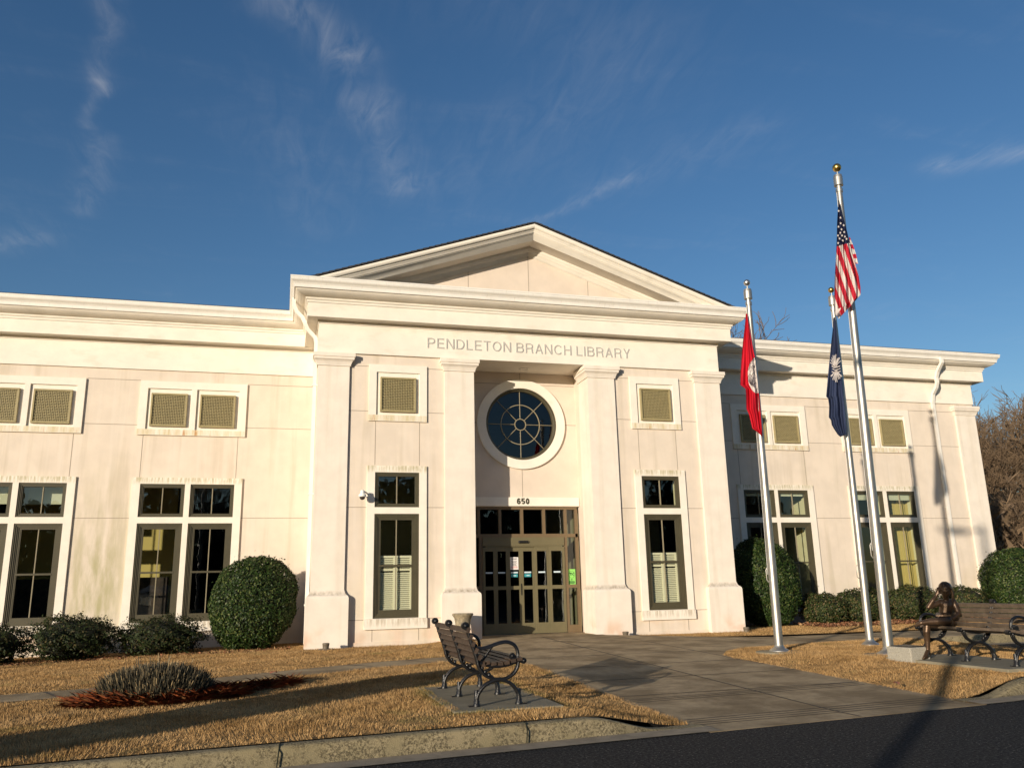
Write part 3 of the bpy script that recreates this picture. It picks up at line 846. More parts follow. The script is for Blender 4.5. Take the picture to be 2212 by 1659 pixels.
for s in (-1, 1):
    a = [(0, AP + .012), (s * 5.80, AP + .012 - SL * 5.80)]
    for (y0, y1, dz) in ((-.685, 12, 0.0),):
        rf.face([(a[0][0], y0, a[0][1] + .03), (a[1][0], y0, a[1][1] + .03), (a[1][0], y1, a[1][1] + .03), (a[0][0], y1, a[0][1] + .03)])
        rf.face([(a[0][0], y0, a[0][1] - .005), (a[1][0], y0, a[1][1] - .005), (a[1][0], y0, a[1][1] + .03), (a[0][0], y0, a[0][1] + .03)])
        rf.face([(a[1][0], y0, a[1][1] - .005), (a[1][0], y1, a[1][1] - .005), (a[1][0], y1, a[1][1] + .03), (a[1][0], y0, a[1][1] + .03)])
    # staggered shingle butts along the rake edge
    for i in range(38):
        x0 = .05 + i * .15; z = AP + .03 - SL * x0
        rf.mesh([(s * x0, -.70, z + .012), (s * (x0 + .16), -.70, z - SL * .16 + .026), (s * (x0 + .16), -.5, z - SL * .16 + .026), (s * x0, -.5, z + .012),
                 (s * x0, -.70, z - .02), (s * (x0 + .16), -.70, z - SL * .16 - .02)], [(0, 1, 2, 3), (4, 5, 1, 0)])
RS = .325
for sx in (-1, 1):
    x0, x1 = sx * (XF - 1.0), sx * (WINGX + .70); ye = YFZ - .69; yr = 9.5; zt = 8.45
    rz = zt + RS * (yr - ye)
    xr = x1 - sx * (yr - ye)
    rf.face([(x0, ye, zt), (x1, ye, zt), (xr, yr, rz), (x0, yr, rz)]); rf.face([(x1, ye, zt), (x1, 17, zt), (xr, yr, rz)])
    rf.face([(x0, ye, zt - .03), (x1, ye, zt - .03), (x1, ye, zt), (x0, ye, zt)])
    rf.face([(x0, yr, rz), (xr, yr, rz), (x1, 17, zt), (x0, 17, zt)])
rf.build('roof', M['shingle'], LIB)

# lettering
def text(name, body, x0, x1, z0, z1, y, m, parent, ext=.012, bold=0.0, spacing=1.0, flip=False):
    c = bpy.data.curves.new(name, 'FONT'); c.body = body; c.extrude = ext; c.offset = bold; c.space_character = spacing; c.resolution_u = 3
    o = bpy.data.objects.new(name, c); COL.objects.link(o); bpy.context.view_layer.update()
    me = bpy.data.meshes.new_from_object(o.evaluated_get(bpy.context.evaluated_depsgraph_get())); bpy.data.objects.remove(o)
    V = np.array([v.co[:] for v in me.vertices]); lo, hi = V.min(0), V.max(0)
    X = (V[:, 0] - lo[0]) / (hi[0] - lo[0]); Zv = (V[:, 1] - lo[1]) / (hi[1] - lo[1])
    if flip: X = 1 - X
    for v, a, b, cz in zip(me.vertices, X, Zv, V[:, 2]): v.co = (x0 + a * (x1 - x0), y - cz, z0 + b * (z1 - z0))
    me.materials.clear(); me.materials.append(m); me.name = name
    if flip: me.flip_normals()
    return link(name, me, parent)


def glyph_strokes(ch, h):
    """centre lines of a plain grotesque capital or numeral in a cell one unit high; returns strokes and the width"""
    def arc(cx, cy, rx, ry, a0, a1, n=14): return [(cx + rx * math.cos(R(a0 + (a1 - a0) * i / n)), cy + ry * math.sin(R(a0 + (a1 - a0) * i / n))) for i in range(n + 1)]
    def bowl(x1, y0, y1, f=.5):
        r = (y1 - y0) / 2; rx = min(r, x1 * .62) - h; xm = x1 - h - rx; return [(2 * h, y1 - h), (xm, y1 - h)] + arc(xm, (y0 + y1) / 2, rx, r - h, 90, -90)[1:] + [(2 * h, y0 + h)]
    def stem(x=h): return [(x, 0), (x, 1)]
    if ch == 'P': return [stem(), bowl(.64, .42, 1)], .64
    if ch == 'R': return [stem(), bowl(.66, .44, 1), [(.40, .51), (.52, .46), (.57, .36), (.58, .14), (.63, 0)]], .68
    if ch == 'B': return [stem(), bowl(.63, .48, 1), bowl(.67, 0, .48 + 2 * h)[:-1] + [(2 * h, h)]], .67
    if ch == 'E': return [stem(), [(2 * h, 1 - h), (.59, 1 - h)], [(2 * h, .52), (.55, .52)], [(2 * h, h), (.61, h)]], .61
    if ch == 'N': return [stem(), [(h * 1.1, 1), (.68 - h * 1.1, 0)], stem(.68 - h)], .68
    if ch == 'D': return [stem(), [(2 * h, 1 - h), (.30, 1 - h)] + arc(.30, .5, .40 - h, .5 - h, 90, -90, 20)[1:] + [(2 * h, h)]], .70
    if ch == 'L': return [stem(), [(2 * h, h), (.54, h)]], .54
    if ch == 'T': return [[(0, 1 - h), (.60, 1 - h)], [(.30, 0), (.30, 1 - 2 * h)]], .60
    if ch == 'O': return [arc(.39, .5, .39 - h, .5 - h, 90, 450, 30)], .78
    if ch == 'C': return [arc(.39, .5, .39 - h, .5 - h, 38, 322, 26)], .74
    if ch == 'A': return [[(h * .9, 0), (.345, 1 - .02)], [(.345, 1 - .02), (.69 - h * .9, 0)], [(.17, .33), (.52, .33)]], .69
    if ch == 'H': return [stem(), stem(.68 - h), [(2 * h, .53), (.68 - 2 * h, .53)]], .68
    if ch == 'I': return [stem()], 2 * h
    if ch == 'Y': return [[(.07, 1), (.33, .42)], [(.59, 1), (.33, .42)], [(.33, 0), (.33, .44)]], .66
    if ch == '0': return [arc(.29, .5, .29 - h, .5 - h, 90, 450, 28)], .58
    if ch == '6': return [arc(.29, .33, .29 - h, .33 - h, 100, 460, 24), arc(.30, .5, .30 - h, .5 - h, 38, 190, 18)], .58
    if ch == '5': return [[(.53, 1 - h), (.14, 1 - h), (.09, .44)], [(.09, .46), (.16, .56)] + arc(.28, .335, .30 - h, .335 - h, 100, -145, 22)], .58
    return [], .30


def letter_word(name, words, x0, x1, z0, z1, y, ext, h, gap, m):
    """raised letters set out between x0 and x1, one mesh per word"""
    total = 0; place = []
    for w in words:
        for ch in w: st, wd = glyph_strokes(ch, h); place.append((w, ch, total)); total += wd + gap
        total += .30
    total -= gap + .30; fx = (x1 - x0) / total; fz_ = z1 - z0
    for w in words:
        mb = MB()
        for (ww, ch, ox) in [p for p in place if p[0] == w]:
            for si, P in enumerate(glyph_strokes(ch, h)[0]):
                n = len(P); A, B = [], []; closed = math.dist(P[0], P[-1]) < 1e-6
                for i in range(n):
                    a, b = (P[-2] if closed and i == 0 else P[max(i - 1, 0)]), (P[1] if closed and i == n - 1 else P[min(i + 1, n - 1)])
                    d0 = np.array(P[i]) - np.array(a); d1 = np.array(b) - np.array(P[i])
                    d0 = d0 / (np.linalg.norm(d0) + 1e-9); d1 = d1 / (np.linalg.norm(d1) + 1e-9)
                    if np.linalg.norm(d0) < .5: d0 = d1
                    if np.linalg.norm(d1) < .5: d1 = d0
                    t = d0 + d1; t /= np.linalg.norm(t) + 1e-9; k_ = min(1.6, 1 / max(.3, t @ d0)); nn = np.array([-t[1], t[0]]) * h * k_
                    A.append((P[i][0] + nn[0], P[i][1] + nn[1])); B.append((P[i][0] - nn[0], P[i][1] - nn[1]))
                yf = y - ext - .0007 * si
                def q(p, yy): return (x0 + (ox + p[0]) * fx, yy, z0 + p[1] * fz_)
                mb.grid([[q(p, y) for p in A], [q(p, yf) for p in A], [q(p, yf) for p in B], [q(p, y) for p in B]], 0, False)
                mb.face([q(A[0], y), q(A[0], yf), q(B[0], yf), q(B[0], y)]); mb.face([q(A[-1], y), q(B[-1], y), q(B[-1], yf), q(A[-1], yf)])
        mb.build(name, m, LIB)


letter_word('sign_lettering', ['PENDLETON', 'BRANCH', 'LIBRARY'], -2.684, 2.735, 7.025, 7.283, -.001, .013, .052, .190, M['letter'])
letter_word('house_number', ['650'], -.178, .156, 3.283, 3.437, YR - .0605, .008, .105, .13, M['number'])

# round window
fr = MB()
NR = 72
fr.grid([[(r * math.cos(2 * math.pi * j / NR), y, zc_ + r * math.sin(2 * math.pi * j / NR)) for j in range(NR)] for r, y in ((.962, YR - .045), (.935, YR - .045), (.93, YR + .0), (.90, YR + .01), (.885, YR + .06), (.885, YR + .12))], 0, False, closed=True)
rw = fr.build('round_window', M['olive'], LIB)
mu = MB()
for a in range(8):
    t = math.pi / 4 * a; c, s_ = math.cos(t), math.sin(t)
    mu.tube([(.15 * c, YR + .07, zc_ + .15 * s_), (.89 * c, YR + .07, zc_ + .89 * s_)], .011, 4)
for r in (.15, .53):
    mu.grid([[((r + dr) * math.cos(2 * math.pi * j / 48), YR + .07 + dy, zc_ + (r + dr) * math.sin(2 * math.pi * j / 48)) for j in range(48)] for dr, dy in ((.011, .011), (.011, -.011), (-.011, -.011), (-.011, .011))], 0, False, closed=True)
mu.build('muntin', M['muntin'], rw)
g = MB(); g.face([(.90 * math.cos(2 * math.pi * j / 64), YR + .085, zc_ + .90 * math.sin(2 * math.pi * j / 64)) for j in range(64)][::-1]); g.build('pane', M['rglass'], rw)

# entrance doors
DY = YR + .02; DZ = .072
df = MB()
def bar(m_, x0, x1, z0, z1, y0=DY, y1=DY + .11, mi=0): m_.box(x0, x1, y0, y1, z0, z1, mi)
bar(df, -1.47, 1.47, 3.155, 3.235)                       # head
bar(df, -1.47, 1.47, 2.445, 2.535)                       # transom bar
for x in (-1.17, -.614, -.031, .561, 1.149): bar(df, x - .035, x + .035, 2.535, 3.155)
for s in (-1, 1): bar(df, s * 1.445 - .04, s * 1.445 + .04, DZ, 3.155)
for s in (-1, 1):
    x = s * 1.125; bar(df, x - .045, x + .045, DZ, 2.445)
    a, b = sorted((s * 1.17, s * 1.405)); bar(df, a, b, 1.17, 1.25); bar(df, a, b, DZ, .26)
dfo = df.build('door_frame', M['door_brown'], LIB)
g = MB(); ed = [-1.405, -1.17, -.614, -.031, .561, 1.149, 1.405]
for a, b in zip(ed[:-1], ed[1:]): g.face([(a, DY + .06, 2.50), (b, DY + .06, 2.50), (b, DY + .06, 3.2), (a, DY + .06, 3.2)])
for s in (-1, 1):
    a, b = sorted((s * 1.14, s * 1.42)); g.face([(a, DY + .06, .2), (b, DY + .06, .2), (b, DY + .06, 2.47), (a, DY + .06, 2.47)])
g.build('pane', M['dglass'], dfo)
hd = MB(); hd.box(-1.08, 1.08, DY - .03, DY + .10, 2.235, 2.445); hd.box(-1.0, 1.0, DY - .012, DY + .09, 2.205, 2.235); hdo = hd.build('door_header', M['door_khaki'], LIB)
sn = MB(); sn.box(-.155, .10, DY - .085, DY - .03, 2.30, 2.36, bev=.012); sn.build('motion_sensor', M['black'], hdo)
edges = [-1.08, -.755, -.42, -.073, .281, .66, 1.08]
yo = [-.025, .0, .028, .028, .0, -.025]
for i in range(6):
    a, b = edges[i], edges[i + 1]; y = DY + yo[i]; st = .058
    d = MB(); top = 2.205
    d.box(a, a + st, y, y + .045, DZ + .01, top); d.box(b - st, b, y, y + .045, DZ + .01, top)
    for z0, z1 in ((DZ + .01, .34), (1.155, 1.245), (2.10, top)): d.box(a + st, b - st, y, y + .045, z0, z1)
    d.box(a + (b - a) / 2 - .022, a + (b - a) / 2 + .022, y - .006, y, .275, .295)
    do = d.build('door_leaf', M['door_khaki'], LIB)
    g = MB()
    for z0, z1 in ((.32, 1.17), (1.23, 2.12)): g.face([(a + st - .01, y + .022, z0), (b - st + .01, y + .022, z0), (b - st + .01, y + .022, z1), (a + st - .01, y + .022, z1)])
    g.build('pane', M['dglass'], do)
    k_ = MB(); m0 = (a + b) / 2; k_.box(m0 - .095, m0 + .085, y + .012, y + .016, 1.555, 1.592); k_.build('sticker', M['bluesticker'], do)
    if i in (2, 3):
        k_ = MB(); k_.box(m0 - .095, m0 + .08, y + .012, y + .016, 1.46, 1.535); k_.box(m0 - .04, m0 + .04, y + .010, y + .013, 1.487, 1.508, 1); k_.build('sticker', [M['cyan'], M['bluesticker']], do)
    if i == 2:
        k_ = MB(); k_.box(b - .018, b - .002, y - .02, y, 1.02, 1.30); k_.build('handle', M['black'], do)
# soffit downlight
dl = MB(); dl.lathe([(.13, 6.786), (.13, 6.775), (.095, 6.772), (.09, 6.80), (.085, 6.92)], 0, .667, 24, 0, False); dl.lathe([(.05, 6.81), (.06, 6.85), (.03, 6.9)], 0, .667, 16, 1)
dl.build('downlight', [M['gutter'], M['smoke']], LIB)

# downspouts
def square_tube(pts, w, d, side):
    mb = MB(); P = []; side = Vector(side)
    for i, p in enumerate(pts):
        t = (Vector(pts[min(i + 1, len(pts) - 1)]) - Vector(pts[max(i - 1, 0)])).normalized(); o = t.cross(side).normalized()
        P.append([Vector(p) + side * a * w / 2 + o * b * d / 2 for a, b in ((-1, -1), (1, -1), (1, 1), (-1, 1))])
    mb.grid(P, 0, False, closed=True); return mb


ds = MB()
pl = [(-5.93, .30, 8.20), (-5.93, .30, 8.02), (-5.85, .30, 7.85), (-5.72, .30, 7.72), (-5.66, .30, 7.60), (-5.58, .30, 7.42), (-5.47, .30, 7.30), (-5.395, .30, 7.22), (-5.37, .30, 7.10), (-5.37, .30, .08)]
d1 = square_tube(pl, .085, .085, (0, 1, 0))
for z in (6.0, 3.4, .9): d1.box(-5.43, -5.30, .245, .355, z, z + .035)
d1.build('downspout', M['gutter'], LIB)
pr = [(14.60, 1.98, 8.22), (14.60, 1.98, 8.05), (14.60, 2.10, 7.93), (14.60, 2.22, 7.80), (14.60, 2.31, 7.62), (14.60, 2.31, 7.45), (14.60, 2.38, 7.30), (14.60, 2.56, 7.12), (14.60, 2.59, 7.0), (14.60, 2.635, 6.8), (14.60, 2.635, .05)]
d2 = square_tube(pr, .10, .085, (1, 0, 0))
for z in (6.2, 3.4, .9): d2.box(14.53, 14.67, 2.62, 2.695, z, z + .035)
d2.build('downspout', M['gutter'], LIB)

# inside of the building: floors, ceilings, partitions, bookcases, blinds
it = MB()
def room(x0, x1, y0, y1, zc, wallmi):
    it.face([(x0, y0, .06), (x1, y0, .06), (x1, y1, .06), (x0, y1, .06)], 2)
    it.face([(x0, y0, zc), (x0, y1, zc), (x1, y1, zc), (x1, y0, zc)], 1)
    it.face([(x0, y1, .06), (x1, y1, .06), (x1, y1, zc), (x0, y1, zc)], wallmi)
    it.face([(x0, y0, .06), (x0, y1, .06), (x0, y1, zc), (x0, y0, zc)], wallmi); it.face([(x1, y0, .06), (x1, y0, zc), (x1, y1, zc), (x1, y1, .06)], wallmi)


room(-16.1, -5.31, YG + .34, 10.5, 4.3, 2); room(5.31, 16.1, YG + .34, 10.5, 4.3, 2); room(-5.27, 5.27, YR + .32, 10.5, 6.95, 2)
for s in (-1, 1):
    a, b = sorted((s * 1.60, s * 5.27)); room(a, b, YF + .34, YR + 3.2, 4.3, 3)
it.face([(-16.1, YG + .3, 7.6), (16.1, YG + .3, 7.6), (16.1, 13, 7.6), (-16.1, 13, 7.6)], 2)
it.face([(-16.2, 13, -.4), (16.2, 13, -.4), (16.2, 13, 8.4), (-16.2, 13, 8.4)], 2)
# yellow partitions that catch the sun
it.box(-13.0, -8.9, 5.9, 6.05, .06, 4.2, 0); it.box(-7.5, -5.4, 6.6, 6.75, .06, 4.2, 0); it.box(13.42, 13.62, YG + .34, 6.5, .06, 4.2, 0); it.box(9.6, 9.78, YG + .34, 5.0, .06, 4.2, 3)
for x in (-12.2, -10.6, -9.4, -7.0, -5.9): it.box(x - .45, x + .45, 5.2, 5.5, .06, 1.7, 4)
for x in (6.4, 8.0, 11.2): it.box(x - .6, x + .6, 6.0, 6.4, .06, 2.1, 4)
for x in (-.9, .95): it.box(x - .35, x + .35, 4.4, 4.8, .06, 1.5, 4)
it.box(-16, -11.0, 4.1, 4.3, 3.55, 3.95, 1)
it.build('interior', [M['inner_wall'], M['inner_grey'], M['inner_dark'], M['reveal'], M['book']], LIB)
for c in right_c[0] + right_c[1] + left_c[1]:
    bl = MB()
    if c > 0: bl.box(c - .42, c + .42, YG + .10, YG + .115, ZU1 - (.17 if c < 10 else .27), ZU1 - .06)
    else: bl.box(c - .42, c + .42, YG + .50, YG + .52, 3.45, 3.9)
    bl.build('roller_blind', M['blind'], LIB)
cu = MB()
for i in range(5): cu.box(12.84 + i * .1, 12.93 + i * .1, YG + .42 + .02 * (i % 2), YG + .45 + .02 * (i % 2), .6, 3.75)
cu.build('curtain', M['inner_wall'], LIB)

# ------------------------------------------------------------------ benches
def bezier(P, n=10):
    """Catmull-Rom through the points"""
    P = [np.array(p, float) for p in P]; P = [2 * P[0] - P[1]] + P + [2 * P[-1] - P[-2]]; out = []
    for i in range(1, len(P) - 2):
        for j in range(n):
            t = j / n; out.append(.5 * ((2 * P[i]) + (-P[i - 1] + P[i + 1]) * t + (2 * P[i - 1] - 5 * P[i] + 4 * P[i + 1] - P[i + 2]) * t * t + (-P[i - 1] + 3 * P[i] - 3 * P[i + 1] + P[i + 2]) * t ** 3))
    out.append(P[-2]); return out


BACK = [(-.335, .80), (-.30, .70), (-.262, .60), (-.215, .50), (-.155, .405)]      # back rest line, x forward, z up
def fx(x, z): return (x * .78 if x > 0 else x, z if z < .45 else .45 + (z - .45) * .93)


def iron_frame(arm):
    mb = MB()
    def rod(pts, r, yw=.018, n=8):
        if max(p[1] for p in pts) > .30: pts = [fx(*p) for p in pts]
        for dy in (-yw, yw) if yw else (0,): mb.tube([(x, dy, z) for x, z in bezier(pts, n)], r, 6)
    rod([(-.345, .83), (-.315, .74), (-.285, .64), (-.25, .54), (-.225, .45), (-.205, .38), (-.14, .30), (-.05, .262), (.02, .255), (.12, .265), (.22, .31), (.275, .38), (.285, .43)], .017)
    rod([(-.235, .03), (-.228, .10), (-.19, .165), (-.12, .22), (-.03, .25), (.03, .25), (.12, .22), (.18, .165), (.215, .10), (.222, .03)], .019)
    rod([(-.20, .425), (-.10, .395), (.0, .385), (.12, .395), (.24, .42), (.33, .435)], .016)
    mb.box(-.045, .045, -.03, .03, .235, .275, bev=.008)
    for x in (-.235, .222):
        mb.lathe([(.042, .0), (.044, .018), (.034, .03), (.034, .055), (.026, .062), (.030, .09), (.024, .10), (.026, .14), (.02, .16)], x, 0, 12)
        mb.box(x - .075 * (1 if x < 0 else -.2) - .01, x + .075 * (1 if x > 0 else -.2) + .01, -.028, .028, 0, .014)
    for c in ((-.352, .811, .040), (.277, .435, .032)):
        mb.tube([(c[0], -.032, c[1]), (c[0], .032, c[1])], c[2], 14); mb.sphere((c[0], -.034, c[1]), c[2] * .55, seg=10, ring=6); mb.sphere((c[0], .034, c[1]), c[2] * .55, seg=10, ring=6)
    # cast leaf work on the lower back curve
    for i, (x, z) in enumerate([(-.232, .50), (-.215, .46), (-.20, .42), (-.185, .375), (-.15, .335), (-.11, .305)]):
        mb.sphere((x + .012, 0, z), .024, seg=8, ring=6, sc=(.9, 1.1, 1.2))
    if arm:
        a = [(-.225, .585), (-.16, .585), (-.08, .605), (.02, .635), (.13, .645), (.225, .615), (.275, .555), (.28, .49), (.245, .452), (.20, .455)]
        P = bezier([fx(*p) for p in a], 8)
        mb.grid([[(x, dy, z + dz) for x, z in P] for dy, dz in ((-.028, -.012), (-.028, .012), (.028, .012), (.028, -.012), (-.028, -.012))], 0, True)
        mb.tube([(x, 0, z) for x, z in P], .020, 8)
        mb.tube([(.155, -.03, .487), (.155, .03, .487)], .034, 12); mb.sphere((.155, -.03, .487), .018, seg=8, ring=5)
        mb.tube([(-.175, 0, .44), (-.13, 0, .50), (-.10, 0, .545), (-.05, 0, .60)], .014, 6)
    return mb


def make_bench(label, loc, rotz, wood, lab_back=None):
    t = thing('park_bench', label, 'bench', loc, rotz, 'cast iron and timber park benches')
    L = .975
    bk = MB(); rr = random.Random(3)
    pts = bezier([fx(*p) for p in BACK], 8)
    def slat_at(mb, x, z, ang, w=.032, hh=.056, a=-L, b=L):
        c, s_ = math.cos(ang), math.sin(ang)
        P = []
        for u, v in ((-w / 2, -hh / 2), (w / 2, -hh / 2), (w / 2, hh / 2), (-w / 2, hh / 2)): P.append((x + u * c - v * s_, z + u * s_ + v * c))
        rows = []
        for (px, pz) in P: rows.append((px, pz))
        n = 6
        R_ = [[(q[0] + rr.uniform(-.0015, .0015), a + (b - a) * i / n, q[1] + rr.uniform(-.0015, .0015)) for q in P] for i in range(n + 1)]
        mb.grid(R_, 0, False, closed=True); mb.face(R_[0][::-1]); mb.face(R_[-1])
    for i in range(6):
        j = min(int(i * (len(pts) - 1) / 5.3), len(pts) - 2); p, q = pts[j], pts[j + 1]
        ang = math.atan2(-(q[0] - p[0]), -(p[1] - q[1]) * -1)
        dx, dz = q[0] - p[0], q[1] - p[1]
        slat_at(bk, p[0] + .012, p[1] - .012, math.atan2(-dx, -dz) * -1 * -1)
    bk.build('backrest', wood, t)
    se = MB()
    for x, z, a in ((-.125, .418, .25), (-.055, .405, .10), (.017, .402, .0), (.088, .410, .10), (.158, .427, .16), (.228, .442, .12)):
        slat_at(se, x, z + .012, a, w=.056, hh=.034)
    se.build('seat', wood, t)
    for y, arm in ((-.92, True), (0, False), (.92, True)): iron_frame(arm).build('iron_frame', M['iron'], t, (0, y, 0))
    return t


pd = MB(); pd.box(-4.22, -3.06, -10.98, -8.62, -.25, -.034, bev=.01)
tag(pd.build('bench_pad', M['pad']), 'concrete slab in the left lawn that the dark bench stands on', 'concrete pad')
pd = MB(); pd.box(3.22, 4.44, -10.36, -8.02, -.30, -.006, bev=.01)
tag(pd.build('bench_pad', M['pad']), 'pale concrete slab beside the flagpoles under the statue bench', 'concrete pad')
make_bench('dark iron park bench seen from behind on the left lawn', (-3.685, -9.77, -.034), 0.0, M['slat'])
make_bench('grey slatted park bench on the right with a bronze figure sitting on it', (3.90, -9.20, -.006), math.pi - .06, M['slat_grey'])

# ------------------------------------------------------------------ bronze statue on the right bench
SB = (3.88, -8.62)
def sp(x, y, toward=0.0):
    return on_plane(*zpx(3250, 2100, 3.95, x, y), SB, toward)


def capsule(mb, a, b, ra, rb, n=5):
    a, b = np.array(a, float), np.array(b, float)
    P = [a + (b - a) * i / n for i in range(n + 1)]; mb.tube([tuple(p) for p in P], [ra + (rb - ra) * i / n for i in range(n + 1)], 12)
    mb.sphere(tuple(a), ra, seg=12, ring=8); mb.sphere(tuple(b), rb, seg=12, ring=8)


def chain(mb, pts, rad):
    for (a, b, r1, r2) in zip(pts[:-1], pts[1:], rad[:-1], rad[1:]): capsule(mb, a, b, r1, r2)


def build_statue():
    t = thing('bronze_statue', 'dark bronze statue of a child reading, seated on the right bench with one hand raised', 'statue')
    mb = MB()
    pel, mid, che, nek = sp(945, 800, -.03), sp(965, 690, -.04), sp(985, 545, -.03), sp(985, 455, .0)
    chain(mb, [pel, mid, che], [.105, .088, .098])
    capsule(mb, sp(930, 815, -.02), sp(1040, 810, -.02), .085, .085)
    capsule(mb, sp(915, 515, -.02), sp(1065, 505, -.02), .058, .055)
    chain(mb, [che, nek, sp(975, 400, .03)], [.075, .045, .042])
    # raised right arm, elbow on the arm rest side, hand at the temple
    ls, le, lw = sp(895, 500, -.02), sp(725, 572, .03), sp(838, 412, .04)
    chain(mb, [ls, le], [.046, .036]); chain(mb, [le, sp(790, 470, .045), lw], [.036, .032, .024])
    palm = sp(862, 345, .045); capsule(mb, lw, palm, .026, .030)
    for i, (dx, dy, dz) in enumerate(((-18, -58, .0), (2, -66, .01), (20, -62, .02), (36, -50, .03))):
        k1 = sp(862 + dx * .5, 345 + dy * .5, .05 + dz); k2 = sp(862 + dx + 6, 345 + dy, .035 + dz)
        chain(mb, [palm, k1, k2], [.013, .0105, .008])
    chain(mb, [sp(858, 385, .05), sp(892, 372, .085), sp(905, 352, .09)], [.012, .010, .008])
    # left arm down to the book
    rs, rel, rw_ = sp(1090, 492, -.01), sp(1165, 668, .05), sp(1095, 728, .15)
    chain(mb, [rs, sp(1125, 570, .01), rel], [.046, .042, .036]); chain(mb, [rel, rw_], [.036, .024])
    pm = sp(1065, 738, .17); capsule(mb, rw_, pm, .024, .026)
    for i in range(4):
        chain(mb, [pm, sp(1045 - 4 * i, 722 + 8 * i, .185), sp(1018 - 5 * i, 716 + 9 * i, .18)], [.012, .0105, .008])
    chain(mb, [sp(1072, 722, .17), sp(1055, 700, .18), sp(1038, 694, .17)], [.011, .010, .008])
    # leg hanging to the ground, bare foot
    hp, kn, an = sp(930, 815, .03), sp(706, 815, .17), sp(716, 1205, .13)
    chain(mb, [hp, sp(820, 812, .11), kn], [.080, .068, .056]); chain(mb, [kn, sp(698, 930, .165), sp(708, 1060, .14), an], [.054, .052, .042, .033])
    heel, toe = sp(735, 1268, .08), sp(655, 1318, .24)
    chain(mb, [an, heel], [.034, .030]); chain(mb, [an, sp(690, 1270, .19), toe], [.034, .031, .020]); capsule(mb, heel, sp(688, 1300, .18), .028, .026)
    for i in range(5): capsule(mb, sp(672 - 3 * i, 1292 + 8 * i, .22), sp(652 - 6 * i + 10, 1306 + 9 * i - i * i, .255 - .012 * i), .013, .010)
    # leg folded across: knee toward the viewer, shin along the seat, foot at the bench end
    hk, kk, ka = sp(1010, 805, .03), sp(1010, 775, .27), sp(620, 800, .25)
    chain(mb, [hk, kk], [.085, .062]); chain(mb, [kk, sp(860, 780, .28), sp(740, 785, .26), ka], [.060, .058, .048, .032])
    chain(mb, [ka, sp(575, 822, .22), sp(540, 842, .20)], [.032, .028, .016])
    # head
    hc = sp(975, 320, .05)
    f = (CAM - hc); f[2] = -.10; f /= np.linalg.norm(f); f = f + np.array([0, 0, -.30]); f /= np.linalg.norm(f)
    rt = np.cross(f, [0, 0, 1]); rt = -rt / np.linalg.norm(rt) * -1; up = np.cross(rt, f)
    def hp_(a, b, c): return tuple(hc + rt * a + f * b + up * c)
    def blob(c, r, sx, sy, sz):
        rows = [[hp_(c[0] + r * sx * math.sin(q) * math.cos(w), c[1] + r * sy * math.sin(q) * math.sin(w), c[2] + r * sz * math.cos(q)) for w in [2 * math.pi * j / 20 for j in range(20)]] for q in [math.pi * (i + .02) / 14.04 for i in range(15)]]
        mb.grid(rows, 0, True, closed=True)
    blob((0, -.012, .02), .088, .92, 1.05, 1.0); blob((0, .012, -.028), .070, .90, 1.0, 1.12); blob((0, .03, -.085), .032, 1.0, 1.0, .8)
    blob((0, .083, -.022), .013, .8, 1.1, 1.7); blob((0, .073, .008), .05, 1.05, .28, .22)
    blob((0, .072, -.062), .020, 1.1, .5, .35)
    for s in (-1, 1): blob((s * .030, .068, -.008), .012, 1.2, .5, .6); blob((s * .082, -.005, -.02), .020, .4, .8, 1.3); blob((s * .04, .055, -.045), .022, 1, .7, .9)
    o = mb.build('figure', M['bronze'], t)
    rm = o.modifiers.new('remesh', 'REMESH'); rm.mode = 'VOXEL'; rm.voxel_size = .0075; rm.use_smooth_shade = True
    sm = o.modifiers.new('smooth', 'SMOOTH'); sm.iterations = 3; sm.factor = .5
    bpy.context.view_layer.update()
    me = bpy.data.meshes.new_from_object(o.evaluated_get(bpy.context.evaluated_depsgraph_get())); o.modifiers.clear(); o.data = me
    # hair: bob cap with a side lock
    h = MB()
    rows = []
    for i in range(13):
        q = math.pi * .60 * (i + .05) / 12; r = []
        for j in range(28):
            w = 2 * math.pi * j / 28; fr_ = max(0, math.sin(w)) ** 2
            qq = min(q, math.pi * (.60 - .36 * fr_)); rad = .098 + .004 * math.sin(9 * w + 3 * q)
            r.append(hp_(rad * .96 * math.sin(qq) * math.cos(w), -.014 + rad * 1.05 * math.sin(qq) * math.sin(w), .024 + rad * math.cos(qq)))
        rows.append(r)
    h.grid(rows, 0, True, closed=True)
    h.tube([hp_(-.078, .0, .0), hp_(-.090, .005, -.06), hp_(-.085, .02, -.12), hp_(-.075, .035, -.17)], [.022, .024, .020, .008], 8)
    for j in range(9):
        w = math.pi * (1.08 + .84 * j / 8); h.tube([hp_(.080 * math.cos(w), -.014 + .09 * math.sin(w), -.01), hp_(.092 * math.cos(w), -.018 + .090 * math.sin(w), -.045), hp_(.070 * math.cos(w), -.02 + .080 * math.sin(w), -.075)], [.024, .022, .010], 8)
    h.build('hair', M['bronze'], t)
    # open book held on the lap
    b = MB(); c0, c1 = sp(835, 705, .12), sp(1052, 700, .20); ax = (c1 - c0) / np.linalg.norm(c1 - c0); back = np.array([-f[0], -f[1], .0]); back /= np.linalg.norm(back); wv = back * .15 + np.array([0, 0, .035])
    m_ = (c0 + c1) / 2
    for s, e in ((c0, m_), (m_, c1)):
        dz = np.array([0, 0, .012]); b.mesh([s, e, e + wv, s + wv, s + dz, e + dz * 1.6, e + wv + dz * 1.6, s + wv + dz], [(0, 1, 2, 3), (7, 6, 5, 4), (0, 4, 5, 1), (1, 5, 6, 2), (2, 6, 7, 3), (3, 7, 4, 0)])
    b.build('book', M['bronze'], t)
    return t


